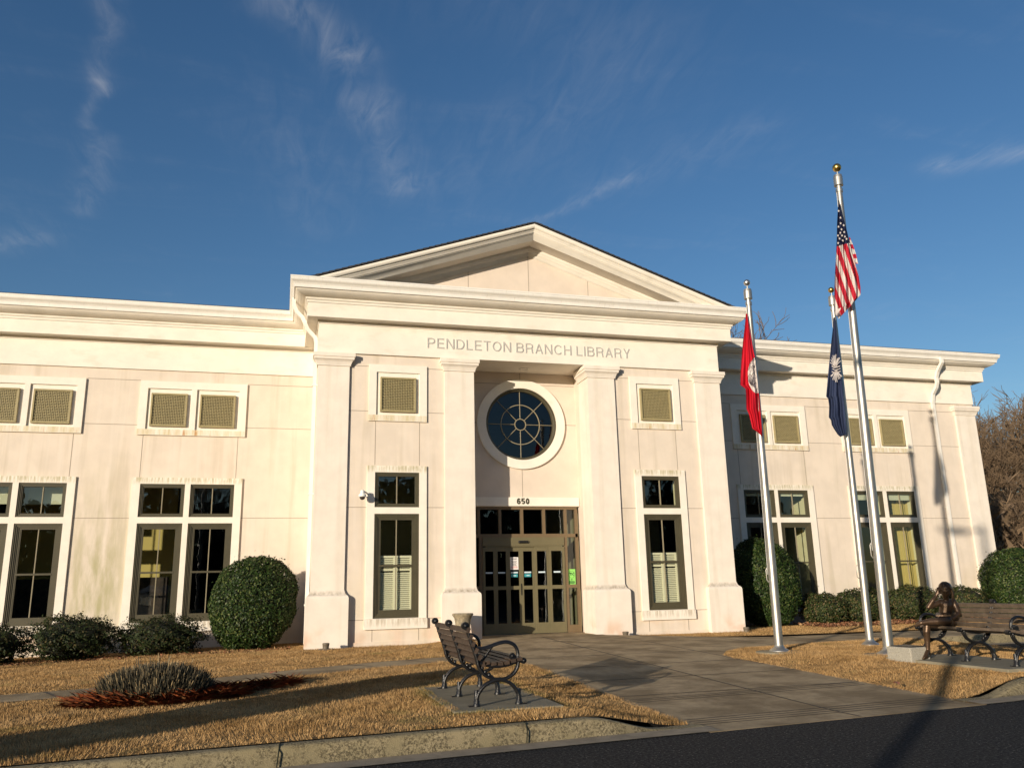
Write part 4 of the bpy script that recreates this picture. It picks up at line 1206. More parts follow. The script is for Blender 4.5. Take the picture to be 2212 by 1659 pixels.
build_statue()
st = MB(); st.box(-.20, .17, -.24, .24, -.22, .19, bev=.018)
so_ = st.build('memorial_stone', M['granite'], None, (3.33, -8.42, -.02), .08); tag(so_, 'rough granite block with a dark plaque on top, at the foot of the statue', 'stone')
pq = MB(); pq.box(-.155, .13, -.19, .19, .19, .203, bev=.004); pq.build('plaque', M['plaque'], so_)

# ------------------------------------------------------------------ flagpoles and flags
def flagpole(label, base, ball_px, r0, r1, rb, ball_mat, z0):
    b = np.array([base[0], base[1], z0]); top = on_plane(*ball_px, base); d = top - b; n = 24
    t = thing('flagpole', label, 'flagpole', tuple(b), 0, 'flagpoles on the small lawn')
    def at(u): return d * u
    H = np.linalg.norm(d); ub = 1 - .06 / H
    tk0, tk1 = 1 - (rb * 2 + .27) / H, 1 - (rb + .08) / H
    p = MB(); p.tube([tuple(at(tk0 * i / n)) for i in range(n + 1)], [r0 if i < 5 else r0 + (r1 - r0) * ((i - 5) / (n - 5)) for i in range(n + 1)], 24)
    p.build('pole', M['alu'], t)
    c = MB(); c.lathe([(r0 * 2.3, -.02), (r0 * 2.3, .008), (r0 * 2.1, .022), (r0 * 1.5, .05), (r0 * 1.12, .075), (r0 * 1.03, .11)], 0, 0, 32); c.build('base_collar', M['alu'], t)
    k = MB(); q0, q1 = at(tk0), at(tk1); e = q1 - q0
    k.tube([tuple(q0 - e * .3), tuple(q0 - e * .05)], r1 * 1.25, 16); k.tube([tuple(q0), tuple(q0 + e * .18), tuple(q0 + e * .2), tuple(q0 + e * .8), tuple(q0 + e)], [r1 * .8, r1 * .9, r1 * 1.6, r1 * 1.6, r1 * 1.45], 20, sm=False)
    k.tube([tuple(q1), tuple(at(1))], .012, 8); k.build('truck', M['alu'], t)
    s = MB(); s.sphere(tuple(d), rb, seg=24, ring=16); s.build('ball', ball_mat, t)
    h = MB(); sd = np.array([-RT[0], -RT[1], 0]) * (r0 + .012)
    cl = at(.19) + sd; h.tube([tuple(cl - np.array([0, 0, .13])), tuple(cl - np.array([0, 0, .09]) + sd * .3), tuple(cl + np.array([0, 0, .09]) + sd * .3), tuple(cl + np.array([0, 0, .13]))], .010, 6); h.build('cleat', M['alu'], t)
    r = MB(); r.tube([tuple(cl), tuple(at(.6) + sd * .8), tuple(at(tk0) + sd * .55)], .0035, 4); r.build('halyard', M['white'], t)
    return b, d


P1, P2, P3 = (2.76, -5.78), (5.02, -5.33), (3.86, -7.30)
flagpole('aluminium flagpole with silver ball carrying the red flag, nearest the entrance', P1, (1613.3, 611), .077, .050, .064, M['steel_ball'], -.03)
flagpole('short aluminium flagpole with gold ball carrying the dark blue flag', P2, (1795.3, 627), .073, .048, .062, M['gold'], -.03)
flagpole('tallest aluminium flagpole with gold ball carrying the striped national flag', P3, (1807.6, 363), .085, .052, .082, M['gold'], -.03)
for p in (P1, P2, P3):
    s = MB(); s.lathe([(.42, -.2), (.42, .0), (.40, .012), (.0, .014)], 0, 0, 28, 0, False)
    tag(s.build('pole_footing', M['pad'], None, (p[0], p[1], -.045)), 'round concrete footing in the grass under ' + {P1: 'the red flag pole', P2: 'the blue flag pole', P3: 'the tallest flagpole'}[p], 'footing', 'flagpole footings')


def flag_cloth(left, right, base, toward, folds, colour, mats, thick=.10, nu=40, nv=120, phase=0.0, edge=None):
    """hanging cloth between two picture outlines, with vertical folds in depth; colour(px, py, u, v) gives a material slot"""
    ly = [p[1] for p in left]; lx = [p[0] for p in left]; ry = [p[1] for p in right]; rx = [p[0] for p in right]
    y0 = max(min(ly), min(ry)) * 0 + min(min(ly), min(ry))
    mb = MB(); rows = []; px = []
    for i in range(nv + 1):
        v = i / nv; r = []; q = []
        yl = ly[0] + (ly[-1] - ly[0]) * v; yr_ = ry[0] + (ry[-1] - ry[0]) * v
        xl = np.interp(yl, ly, lx); xr = np.interp(yr_, ry, rx)
        for j in range(nu + 1):
            u = j / nu; x = xl + (xr - xl) * u; y = yl + (yr_ - yl) * u
            amp = thick * min(1, .15 + 1.2 * v)
            dpt = amp * (.55 * math.sin(u * folds * 2 * math.pi + phase + 1.3 * v) + .25 * math.sin(u * folds * 4.3 * math.pi + 2.0 * phase + 3 * v) + .2 * math.sin(u * 9 + v * 13))
            P = on_plane(*zpx(2650, 560, 1.508, x, y), base, toward + dpt); r.append(tuple(P)); q.append((x, y, u, v))
        rows.append(r); px.append(q)
    for i in range(nv):
        for j in range(nu):
            a, b = px[i][j], px[i + 1][j + 1]
            c = colour((a[0] + b[0]) / 2, (a[1] + b[1]) / 2, (a[2] + b[2]) / 2, (a[3] + b[3]) / 2)
            mb.face([rows[i][j], rows[i + 1][j], rows[i + 1][j + 1], rows[i][j + 1]], c, True)
    # weld
    key = {}; V = []; F = []
    for f in mb.f:
        g_ = []
        for i in f:
            k_ = tuple(round(q, 5) for q in mb.v[i])
            if k_ not in key: key[k_] = len(V); V.append(mb.v[i])
            g_.append(key[k_])
        F.append(tuple(g_))
    m2 = MB(); m2.v = V; m2.f = F; m2.m = mb.m; m2.smooth = [True] * len(F)
    return m2


def cloth(name, col):
    m = mat(name, col, .75, spec=.2, bump=.12, bscale=420)
    k = NT(m.node_tree); b = k.n['Principled BSDF']
    tl = k.node('ShaderNodeBsdfTranslucent', {'Color': (*col, 1)}); mx = k.node('ShaderNodeMixShader', {0: .25, 1: b.outputs[0], 2: tl.outputs[0]})
    k.l.new(mx.outputs[0], k.n['Material Output'].inputs[0]); return m


C_RED, C_WHITE, C_NAVY, C_CRIM, C_BLUE, C_INK = (cloth('flag_red', (.52, .022, .045)), cloth('flag_white', (.72, .66, .62)), cloth('flag_navy', (.018, .024, .07)), cloth('flag_crimson', (.60, .012, .030)),
                                         cloth('flag_indigo', (.034, .048, .105)), cloth('flag_ink', (.03, .02, .025)))


def us_col(x, y, u, v):
    edge_y = 530 - (x - 672) * .28
    if y < edge_y: return 2
    ph = ((x - 662) - .36 * (y - 545)) / 50.0
    return 0 if (ph % 1.0) < .52 else 1


usl = [(680, 275), (676, 330), (672, 400), (671, 470), (668, 540), (664, 620), (659, 700), (657, 780), (658, 850), (663, 905), (680, 935)]
usr = [(684, 275), (700, 345), (716, 405), (730, 455), (741, 505), (752, 560), (772, 620), (792, 690), (803, 760), (803, 800), (770, 838)]
f_us = flag_cloth(usl, usr, P3, .17, 2.6, us_col, None, .13, 70, 150, .6).build('national_flag', [C_RED, C_WHITE, C_NAVY])
tag(f_us, 'red and white striped flag with a starred blue canton hanging limp from the tallest pole', 'flag', 'limp flags')
fold = flag_cloth([(738, 480), (742, 520), (752, 570), (768, 628)], [(744, 480), (760, 520), (778, 575), (790, 626)], P3, .02, .8, lambda x, y, u, v: 0 if (y / 26.0 % 2) < 1 else 1, None, .03, 10, 30).build('back_fold', [C_RED, C_WHITE], f_us)
hem = flag_cloth([(664, 885), (662, 900), (664, 912)], [(694, 872), (690, 885), (668, 915)], P3, .33, .5, lambda x, y, u, v: 0, None, .01, 8, 8).build('hem', [C_WHITE], f_us)
stars = MB()
def star(mb, x, y, r, base, tw):
    P = []
    for i in range(10):
        a = math.pi / 2 + i * math.pi / 5; rr = r if i % 2 == 0 else r * .42
        P.append(on_plane(*zpx(2650, 560, 1.508, x + rr * .85 * math.cos(a), y - rr * math.sin(a)), base, tw))
    mb.face([tuple(p) for p in P][::-1], 0)
for x, y in ((681, 333), (691, 371), (680, 421), (697, 436), (709, 413), (712, 451), (690, 455), (677, 470), (700, 470), (704, 498), (725, 489), (678, 512), (686, 487), (716, 476), (692, 402)): star(stars, x, y, 8.0, P3, .325)
stars.build('stars', C_WHITE, f_us)

redl = [(163, 905), (157, 980), (147, 1060), (139, 1160), (134, 1240), (132, 1302), (150, 1315), (162, 1325), (165, 1380), (166, 1435), (182, 1470), (192, 1510), (200, 1545), (226, 1562), (250, 1588)]
redr = [(171, 905), (180, 960), (190, 1030), (203, 1100), (216, 1160), (223, 1230), (231, 1300), (237, 1360), (242, 1410), (247, 1470), (251, 1520), (253, 1550), (254, 1575), (254, 1582), (254, 1590)]
def red_col(x, y, u, v):
    return 1 if ((x - 232) / 58.0) ** 2 + ((y - 1248) / 102.0) ** 2 < 1 and x > 172 else 0
f_rd = flag_cloth(redl, redr, P1, .16, 1.6, red_col, None, .11, 40, 150, 1.1).build('county_flag', [C_CRIM, C_WHITE])
tag(f_rd, 'plain red flag with part of a white round seal, hanging limp beside the entrance', 'flag', 'limp flags')
ink = MB()
def stroke(mb, pts, w, base, tw, mi=0):
    Q = [on_plane(*zpx(2650, 560, 1.508, *p), base, tw) for p in pts]
    n = len(pts); A, B = [], []
    for i in range(n):
        a, b = pts[max(i - 1, 0)], pts[min(i + 1, n - 1)]; L = math.hypot(b[0] - a[0], b[1] - a[1]) + 1e-9; nx, ny = -(b[1] - a[1]) / L, (b[0] - a[0]) / L
        A.append(tuple(on_plane(*zpx(2650, 560, 1.508, pts[i][0] + nx * w / 2, pts[i][1] + ny * w / 2), base, tw))); B.append(tuple(on_plane(*zpx(2650, 560, 1.508, pts[i][0] - nx * w / 2, pts[i][1] - ny * w / 2), base, tw)))
    mb.grid([A, B], mi, False)
T1 = .29
# emblem in the seal: a round drawing of hills under a rising line
for k_ in range(5): stroke(ink, [(188 + 6 * k_ + 10 * math.cos(a) * 1.2, 1268 + 8 * k_ * .6 + 26 * math.sin(a)) for a in np.linspace(2.4, 4.9 - .2 * k_, 10)], 3.0, P1, T1)
stroke(ink, [(184, 1290), (194, 1302), (208, 1300), (220, 1288)], 4, P1, T1); stroke(ink, [(190, 1262), (206, 1232), (217, 1252)], 3.5, P1, T1); stroke(ink, [(206, 1210), (214, 1240)], 3, P1, T1)
ink.build('seal_drawing', C_INK, f_rd)
def flag_text(body, x0, x1, y0, y1, base, tw, parent, name, shear=0.0):
    o = text(name, body, 0, 1, 0, 1, 0, C_INK, parent, 0.0, .0, 1.0, flip=True)
    for v in o.data.vertices:
        a, b = v.co.x, v.co.z; v.co = on_plane(*zpx(2650, 560, 1.508, x0 + (x1 - x0) * a, y1 + (y0 - y1) * b + shear * a), base, tw)
for ch, x, y in (('R', 203, 1166), ('S', 194, 1178), ('O', 187, 1194), ('N', 181, 1214), ('E', 211, 1160)): flag_text(ch, x - 5.5, x + 5.5, y - 9, y + 9, P1, T1, f_rd, 'seal_letter', -5)
for i, ch in enumerate('1826'): flag_text(ch, 190 + (3 - i) * 6.2, 195.5 + (3 - i) * 6.2, 1196 - 0, 1210, P1, T1, f_rd, 'seal_numeral', -2)
flag_text('A', 218, 229, 1322, 1342, P1, T1, f_rd, 'seal_letter', 0)

bl_l = [(652, 928), (648, 990), (640, 1060), (631, 1150), (623, 1230), (616, 1310), (611, 1368), (622, 1378), (628, 1420), (626, 1484), (638, 1498), (642, 1525), (656, 1550), (676, 1580), (690, 1592)]
bl_r = [(660, 925), (668, 990), (676, 1060), (683, 1120), (691, 1190), (698, 1260), (703, 1320), (708, 1380), (714, 1430), (718, 1480), (722, 1520), (724, 1545), (724, 1565), (723, 1578), (716, 1582)]
f_bl = flag_cloth(bl_l, bl_r, P2, .16, 1.7, lambda x, y, u, v: 0, None, .10, 40, 140, 2.2).build('state_flag', [C_BLUE])
tag(f_bl, 'dark navy flag with a white plume emblem hanging limp behind the tallest pole', 'flag', 'limp flags')
em = MB(); rr = random.Random(5); T2 = .285
for i in range(10):
    a = -1.15 + i * .24; L = rr.uniform(52, 74)
    stroke(em, [(664 + q * 34 * math.sin(a) - 8 * q * (1 - q), 1204 - q * L * math.cos(a * .8) + 10 * (abs(a) * q) ** 2) for q in (.04, .35, .7, 1.0)], 3.4, P2, T2)
for i in range(10):
    a = -1.1 + i * .245; L = rr.uniform(56, 80)
    stroke(em, [(668 + q * 36 * math.sin(a) - 6 * q * (1 - q), 1218 + q * L * math.cos(a * .85) - 8 * (abs(a) * q) ** 2) for q in (.04, .35, .7, 1.0)], 3.4, P2, T2)
stroke(em, [(643, 1196), (655, 1206), (672, 1203), (688, 1196)], 5, P2, T2); stroke(em, [(646, 1212), (660, 1220), (676, 1216), (691, 1210)], 4, P2, T2); stroke(em, [(642, 1228), (656, 1232), (674, 1231), (692, 1226)], 4, P2, T2)
em.build('emblem', C_WHITE, f_bl)

# ------------------------------------------------------------------ shrubs
def leaf_cloud(name, pts, nrm, size, m, parent, jitter=.55, aspect=.55):
    n = len(pts); r = rng.normal(size=(n, 3)); d = nrm + jitter * r; d /= np.linalg.norm(d, axis=1, keepdims=True)
    a = np.cross(d, rng.normal(size=(n, 3))); a /= np.linalg.norm(a, axis=1, keepdims=True); b = np.cross(d, a)
    s = size * rng.uniform(.6, 1.3, (n, 1)); bend = d * s * .22
    V = np.empty((n, 4, 3)); V[:, 0] = pts - a * s; V[:, 1] = pts + b * s * aspect + bend; V[:, 2] = pts + a * s; V[:, 3] = pts - b * s * aspect + bend
    return tri_mesh(name, V.reshape(-1, 3), np.arange(n * 4).reshape(n, 4), m, parent)


def shrub(name, label, cat, c, rad, n, leaf, mname, group, p=2.6, loose=.05, shape=None, tufts=0):
    """clipped or loose shrub: leaves through the outer shell of a super-ellipsoid over a dark core"""
    t = thing(name, label, cat, (c[0], c[1], lawn_z(c[0], c[1] - .6) if c[0] < 0 else 0), 0, group)
    th = rng.uniform(0, 2 * np.pi, n); cz = rng.uniform(-1, 1, n); sn = np.sqrt(1 - cz * cz)
    u = np.stack([sn * np.cos(th), sn * np.sin(th), cz], 1)
    k = (np.abs(u) ** p).sum(1) ** (-1 / p)
    lump = 1 + loose * (np.sin(u[:, 0] * 7 + c[0] * 3) * np.cos(u[:, 1] * 6 + c[1]) + .7 * np.sin(u[:, 2] * 9 + u[:, 0] * 5 + c[0]) + .5 * np.sin(u[:, 0] * 17 + u[:, 2] * 13))
    shell = 1 - np.abs(rng.normal(0, .06, n)) + loose * rng.random(n) ** 3 * 1.2
    q = u * (k * lump * shell)[:, None] * np.array(rad)
    if shape is not None: q = shape(q, rad)
    q[:, 2] += rad[2]; nr = u / np.array(rad); nr /= np.linalg.norm(nr, axis=1, keepdims=True)
    if loose < .05: q[:n // 90] *= rng.uniform(1.02, 1.09, (n // 90, 1))
    keep = q[:, 2] > .02; q = q[keep]; nr = nr[keep]; nr[:, 2] += .25
    leaf_cloud('foliage', q, nr, leaf, M[mname], t)
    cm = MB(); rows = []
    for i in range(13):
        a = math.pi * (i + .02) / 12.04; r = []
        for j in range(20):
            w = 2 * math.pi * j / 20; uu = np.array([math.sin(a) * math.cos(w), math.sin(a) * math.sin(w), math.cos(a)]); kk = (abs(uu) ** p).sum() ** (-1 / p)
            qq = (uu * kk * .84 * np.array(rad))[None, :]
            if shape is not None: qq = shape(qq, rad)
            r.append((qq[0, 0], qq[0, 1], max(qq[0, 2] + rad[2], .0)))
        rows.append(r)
    cm.grid(rows, 0, True, closed=True); cm.build('dark_core', M['core'], t)  # closed dark form filling the inside of the leaf shell
    return t


def egg(lean, topf):
    def f(q, rad):
        h = (q[:, 2] + rad[2]) / (2 * rad[2]); s = 1 - topf * np.clip(h - .55, 0, 1) ** 1.6 - .25 * np.clip(.35 - h, 0, 1)
        q = q.copy(); q[:, 0] *= s; q[:, 1] *= s; q[:, 0] += lean * (h - .5); return q
    return f


shrub('round_shrub', 'large clipped egg-shaped holly at the left of the entrance pavilion', 'shrub', (-6.55, 1.15), (.97, .85, 1.03), 26000, .030, 'leaf', 'clipped round shrubs', 2.5, .026, egg(.14, .45))
shrub('round_shrub', 'large clipped egg-shaped holly at the right of the entrance pavilion', 'shrub', (7.15, 1.70), (.94, .80, 1.20), 28000, .030, 'leaf', 'clipped round shrubs', 2.5, .026, egg(-.22, .50))
shrub('round_shrub', 'large clipped rounded holly at the far right corner of the right wing', 'shrub', (15.75, 1.45), (1.15, .85, 1.02), 22000, .032, 'leaf', 'clipped round shrubs', 2.6, .026, egg(.05, .30))
for (x, y, rx, rz, n, lb) in ((-8.50, .95, .82, .39, 9000, 'low loose shrub under the left window pair, beside the egg-shaped holly'), (-10.22, .75, .83, .45, 10000, 'low dense shrub with a peaked top, between the two left window pairs'), (-11.85, .60, .78, .40, 8000, 'low dark shrub at the left edge of the photo')):
    shrub('low_shrub', lb, 'shrub', (x, y), (rx, .72, rz), n, .028, 'leaf2', 'low shrubs along the left wing', 2.0, .16)
for (x, y, rx, rz, n, lb) in ((8.85, 1.55, .60, .43, 7000, 'small brownish hedge shrub next to the right egg-shaped holly'), (10.12, 1.60, .74, .47, 8500, 'rounded hedge shrub behind the blue flag pole'), (11.85, 1.60, .86, .49, 9000, 'wide hedge shrub between the flagpoles and the statue'),
                              (13.80, 1.65, .62, .47, 6500, 'hedge shrub directly behind the statue, at the right of its head')):
    shrub('hedge_shrub', lb, 'shrub', (x, y), (rx, .60, rz), n, .030, 'leaf3', 'hedge shrubs along the right wing', 2.15, .085)

# leaf litter and pine straw
def litter(name, poly, n, zf, m, size, label, cat):
    P = np.array(poly); lo, hi = P.min(0), P.max(0); G = rng.uniform(lo, hi, (n * 2, 2)); G = G[inside(G, P)][:n]
    z = np.array([zf(x, y) for x, y in G]) + rng.uniform(.004, .03, len(G)); pts = np.column_stack([G, z])
    nr = np.tile([0, 0, 1.0], (len(G), 1)); o = leaf_cloud(name, pts, nr, size, m, None, .55, .6); return tag(o, label, cat, kind='stuff')


litter('leaf_litter', [(8.0, .35), (14.6, .45), (14.6, 1.8), (8.0, 1.8)], 2600, lambda x, y: .01 + .03 * max(0, y - .4), M['litter'], .045, 'brown fallen leaves under the right hedge', 'leaf litter')
litter('leaf_litter', [(-13, -.25), (-5.7, .15), (-5.7, 1.2), (-13, .9)], 1100, lawn_z, M['litter'], .035, 'brown fallen leaves under the left shrubs', 'leaf litter')


def needles(name, c, rx, ry, n, lo, hi, m, label, zf, slope=0.0, tail=None):
    a = rng.uniform(0, 2 * np.pi, n); r = np.sqrt(rng.random(n)); x = c[0] + rx * r * np.cos(a); y = c[1] + ry * r * np.sin(a) + slope * (x - c[0])
    if tail is not None:
        k = n // 4; x[:k] = rng.uniform(c[0], tail[0], k); y[:k] = c[1] + (tail[1] - c[1]) * (x[:k] - c[0]) / (tail[0] - c[0]) + rng.normal(0, .14, k)
    L = rng.uniform(lo, hi, n); d = rng.uniform(0, 2 * np.pi, n); tilt = rng.uniform(-.2, .55, n)
    rr = np.clip(1 - ((x - c[0]) / rx) ** 2 - ((y - c[1] - slope * (x - c[0])) / ry) ** 2, 0, 1)
    z = np.array([zf(p, q) for p, q in zip(x, y)]) + rng.uniform(0, .05, n) + .07 * rr
    p = np.column_stack([x, y, z]); dr = np.column_stack([np.cos(d) * np.cos(tilt), np.sin(d) * np.cos(tilt), np.sin(tilt)]) * L[:, None]
    w = np.column_stack([-np.sin(d), np.cos(d), np.zeros(n)]) * .0022
    V = np.stack([p - w, p + w, p + dr * .5 + w + [0, 0, .01], p + dr - [0, 0, .01], p + dr * .5 - w + [0, 0, .01]], 1)
    o = tri_mesh(name, V.reshape(-1, 3), np.arange(n * 5).reshape(n, 5), m); return tag(o, label, 'pine straw', kind='stuff')


CL = (-7.27, -8.50)
needles('pine_straw', CL, .92, .52, 9500, .12, .28, M['straw'], 'rust red pine straw spread round the cut back grass clump', lawn_z, .15, (-5.7, -7.45))
# cut-back ornamental grass: a mound of stiff stubs
oc = thing('grass_clump', 'cut back ornamental grass mound of stiff dark stubs in a bed of pine straw', 'plant', (CL[0], CL[1], 0))
n = 7500; a = rng.uniform(0, 2 * np.pi, n); r = np.sqrt(rng.random(n)); x = CL[0] - .05 + .58 * r * np.cos(a); y = CL[1] + .40 * r * np.sin(a)
z = np.array([lawn_z(p, q) for p, q in zip(x, y)]); L = (.14 + .27 * np.sqrt(np.clip(1 - r * r, 0, 1))) * rng.uniform(.75, 1.12, n) + (rng.random(n) < .03) * rng.uniform(.03, .12, n)
lean = np.column_stack([.45 * r * np.cos(a), .45 * r * np.sin(a)]) + rng.normal(0, .12, (n, 2)); dr = np.column_stack([lean, np.ones(n)]); dr /= np.linalg.norm(dr, axis=1, keepdims=True); dr *= L[:, None]
q = rng.uniform(0, np.pi, n); w = np.column_stack([np.cos(q), np.sin(q), np.zeros(n)]) * rng.uniform(.002, .0055, n)[:, None]
p = np.column_stack([x, y, z]); V = np.stack([p - w, p + w, p + dr + w * .8, p + dr - w * .8], 1)
p2 = tri_mesh('stubs', (V - np.array([CL[0], CL[1], 0])).reshape(-1, 3), np.arange(n * 4).reshape(n, 4), M['stub'], oc)
cm = MB(); cm.sphere((-.05, 0, .0), 1, seg=20, ring=10, sc=(.46, .34, .18)); cm.build('crown', M['core'], oc)
sprig = MB()
for a in range(7): sprig.mesh([(0, 0, 0), (.03 * math.cos(a * .9) - .01, .03 * math.sin(a * .9), .06), (.09 * math.cos(a * .9), .09 * math.sin(a * .9), .085), (.03 * math.cos(a * .9 + .5), .03 * math.sin(a * .9 + .5), .06)], [(0, 1, 2, 3)])
tag(sprig.build('green_weed', mat('weed_green', (.06, .16, .04), .6), None, (-6.35, -8.0, lawn_z(-6.35, -8.0) + .02)), 'single bright green weed at the right of the grass clump', 'weed')

# ------------------------------------------------------------------ lawns: grass blades
def grass(name, poly, dens, zf, label, h=(.016, .044), holes=(), w=.0028):
    P = np.array(poly); lo, hi = P.min(0), P.max(0); n = int((hi - lo).prod() * dens); G = rng.uniform(lo, hi, (n, 2)); G = G[inside(G, P)]
    for (x0, x1, y0, y1) in holes: G = G[~((G[:, 0] > x0) & (G[:, 0] < x1) & (G[:, 1] > y0) & (G[:, 1] < y1))]
    # keep what the photo can see, with a margin
    d = np.column_stack([G, np.zeros(len(G))]) - CAM; zz = d @ FW; u = (d @ RT) / zz * FPX; G = G[(zz > 1) & (np.abs(u) < 1106 * 1.25)]
    n = len(G); z = np.array([zf(x, y) for x, y in G])
    clump = .65 + .5 * np.sin(G[:, 0] * 2.1 + 1.7 * np.sin(G[:, 1] * 1.3)) * np.cos(G[:, 1] * 2.7 + G[:, 0] * .8) + .25 * np.sin(G[:, 0] * 9.1) * np.sin(G[:, 1] * 8.3)
    L = rng.uniform(h[0], h[1], n) * np.clip(clump + .35, .45, 1.5)
    wx = .45 * np.sin(G[:, 0] * 3.1 + 2 * np.sin(G[:, 1] * 2.3)) + .3 * np.sin(G[:, 1] * 7.7 + G[:, 0] * 5.1); wy = .45 * np.cos(G[:, 1] * 2.7 + 2 * np.sin(G[:, 0] * 1.9)) + .3 * np.sin(G[:, 0] * 8.3 - G[:, 1] * 4.1)
    a = rng.uniform(0, 2 * np.pi, n); t = np.abs(rng.normal(0, .42, n))
    dr = np.column_stack([wx + np.cos(a) * np.tan(np.clip(t, 0, 1.2)), wy + np.sin(a) * np.tan(np.clip(t, 0, 1.2)), np.ones(n)]); dr /= np.linalg.norm(dr, axis=1, keepdims=True); dr *= L[:, None]
    q = rng.uniform(0, 2 * np.pi, n); wv = np.column_stack([np.cos(q), np.sin(q), np.zeros(n)]) * (w * rng.uniform(.7, 1.4, n))[:, None]
    p = np.column_stack([G, z]); V = np.stack([p - wv, p + wv, p + dr], 1)
    return tag(tri_mesh(name, V.reshape(-1, 3), np.arange(n * 3).reshape(n, 3), M['blade']), label, 'grass', kind='stuff')


padL, padR = (-4.14, -3.14, -10.9, -8.70), (3.28, 4.38, -10.3, -8.08)
stw = (CL[0] - .7, CL[0] + .6, CL[1] - .42, CL[1] + .42)
grass('grass', lawnA, 4200, lawn_z, 'dormant tan grass of the left lawn between kerb and footpath', holes=[padL, stw])
grass('grass', lawnB, 2300, lawn_z, 'dormant tan grass of the strip between footpath and left wing')
grass('grass', lawnC, 4000, lawn_z, 'dormant tan grass of the flagpole lawn', holes=[padR])
grass('grass', lawnD, 1500, lambda x, y: .0 - .004 * max(0, x - 6), 'dormant tan grass strip in front of the right wing')

# ------------------------------------------------------------------ small things
uz = MB(); uz.lathe([(.17, -.05), (.175, .03), (.15, .05), (.10, .075), (.085, .10), (.105, .135), (.15, .20), (.165, .28), (.172, .40), (.19, .49), (.215, .535), (.235, .56), (.24, .585), (.225, .60), (.20, .60), (.185, .585), (.17, .50)], 0, 0, 36)
tag(uz.build('urn_planter', M['urn'], None, (-1.97, -.62, .06)), 'weathered stone urn in front of the pier at the left of the door', 'planter')
for x, y, lb in ((-4.96, -.52, 'small brown ground spotlight at the foot of the far left pilaster'), (2.02, -.42, 'small brown ground spotlight at the foot of the pier right of the door'), (5.22, -.45, 'small brown ground spotlight at the right corner pilaster')):
    u_ = MB(); u_.lathe([(.062, -.1), (.066, .05), (.072, .10), (.076, .105), (.074, .13), (.06, .136)], 0, 0, 20); u_.lathe([(.16, -.06), (.16, .012), (.14, .016)], 0, 0, 20)
    tag(u_.build('ground_spotlight', M['lampgrey'], None, (x, y, -.01)), lb, 'spotlight', 'ground spotlights')
sc = thing('security_camera', 'white dome security camera on a wall bracket beside the left entrance window', 'camera', (-4.22, -.19, 3.33))
b = MB(); b.box(.10, .19, .21, .25, -.02, .10, bev=.01); b.tube([(.15, .23, .05), (.10, .12, .085), (.03, .02, .10), (0, 0, .095)], .022, 8); b.build('bracket', M['white'], sc)
b = MB(); b.lathe([(.03, .13), (.045, .115), (.05, .05), (.085, .03), (.09, -.01), (.082, -.025), (.05, -.03)], 0, 0, 24); b.build('housing', M['white'], sc)
b = MB(); b.lathe([(.066, -.024), (.062, -.055), (.045, -.082), (.02, -.094), (.003, -.096)], 0, 0, 24); b.build('dome', M['smoke'], sc)
# notices on the door glass
nt = thing('paper_notice', 'white printed paper notice taped to the left door leaf', 'notice', (-.27, DY + .036, 1.80))
b = MB(); b.box(-.105, .125, -.002, .0, -.155, .155); b.build('sheet', M['paper'], nt)
b = MB()
for i, (z, w_) in enumerate(((.12, .16), (.095, .14), (.05, .15), (.025, .12), (-.005, .15), (-.03, .10), (-.055, .14))): b.box(.01 - w_ / 2, .01 + w_ / 2, -.0045, -.0025, z - .006, z + .006)
b.build('print', M['ink'], nt); b = MB()
for z in (-.085, -.11): b.box(-.08, .10, -.0045, -.0025, z - .005, z + .005)
b.build('print', M['redink'], nt)
gp = thing('green_poster', 'bright green poster in the narrow glass at the right of the door', 'poster', (1.275, DY + .054, 1.445))
b = MB(); b.box(-.105, .105, -.002, .0, -.19, .19); b.build('sheet', M['green'], gp)
b = MB(); NP = 28
b.grid([[(r * math.cos(2 * math.pi * j / NP), -.004, .055 + r * math.sin(2 * math.pi * j / NP)) for j in range(NP)] for r in (.088, .082)], 0, False, closed=True)
b.box(-.06, .01, -.006, -.003, .075, .10); b.box(-.028, -.01, -.006, -.003, .03, .10); b.mesh([(.012, -.005, .06), (.05, -.005, .11), (.07, -.005, .10), (.035, -.005, .06), (.07, -.005, .03), (.05, -.005, .02)], [(0, 1, 2, 3), (0, 3, 4, 5)])
b.box(-.02, .02, -.006, -.003, -.085, -.06)
for z, w_ in ((-.115, .15), (-.14, .17), (-.16, .14)): b.box(-w_ / 2, w_ / 2, -.006, -.003, z - .008, z + .008)
b.build('print', M['darkgreen'], gp)
po = MB(); po.lathe([(.075, -.2), (.075, .78), (.07, .83), (.05, .87), (.01, .885)], 0, 0, 20)
tag(po.build('bollard', M['white'], None, (-11.39, -.95, -.10)), 'white round topped bollard cut by the left edge of the photo', 'bollard')
for x, y, r_, lb in ((-6.0, -5.9, .6, 'reddish fallen leaf on the left footpath near the grass clump'), (-2.95, -3.95, 2.2, 'reddish fallen leaf on the grass edge behind the left bench'), (1.55, -10.3, 1.2, 'dark red fallen leaf at the edge of the flagpole lawn')):
    l_ = MB(); l_.mesh([(-.07, 0, .0), (-.02, -.035, .02), (.05, -.02, .03), (.08, .01, .0), (.03, .035, .025), (-.03, .03, .03)], [(0, 1, 2), (0, 2, 5), (2, 4, 5), (2, 3, 4)])
    zz = (lawn_z(x, y) if x < 1 else -.15) + .035; tag(l_.build('fallen_leaf', mat('red_leaf', (.34, .13, .07), .7), None, (x, y, zz), r_), lb, 'leaf', 'single fallen leaves')
tw = MB(); tw.tube([(-.14, 0, .006), (0, .005, .010), (.13, -.004, .007)], .006, 5)
tag(tw.build('twig', M['pinkbark'], None, (-1.22, -14.35, ROAD_Z), .05), 'short pale twig lying on the asphalt', 'twig')

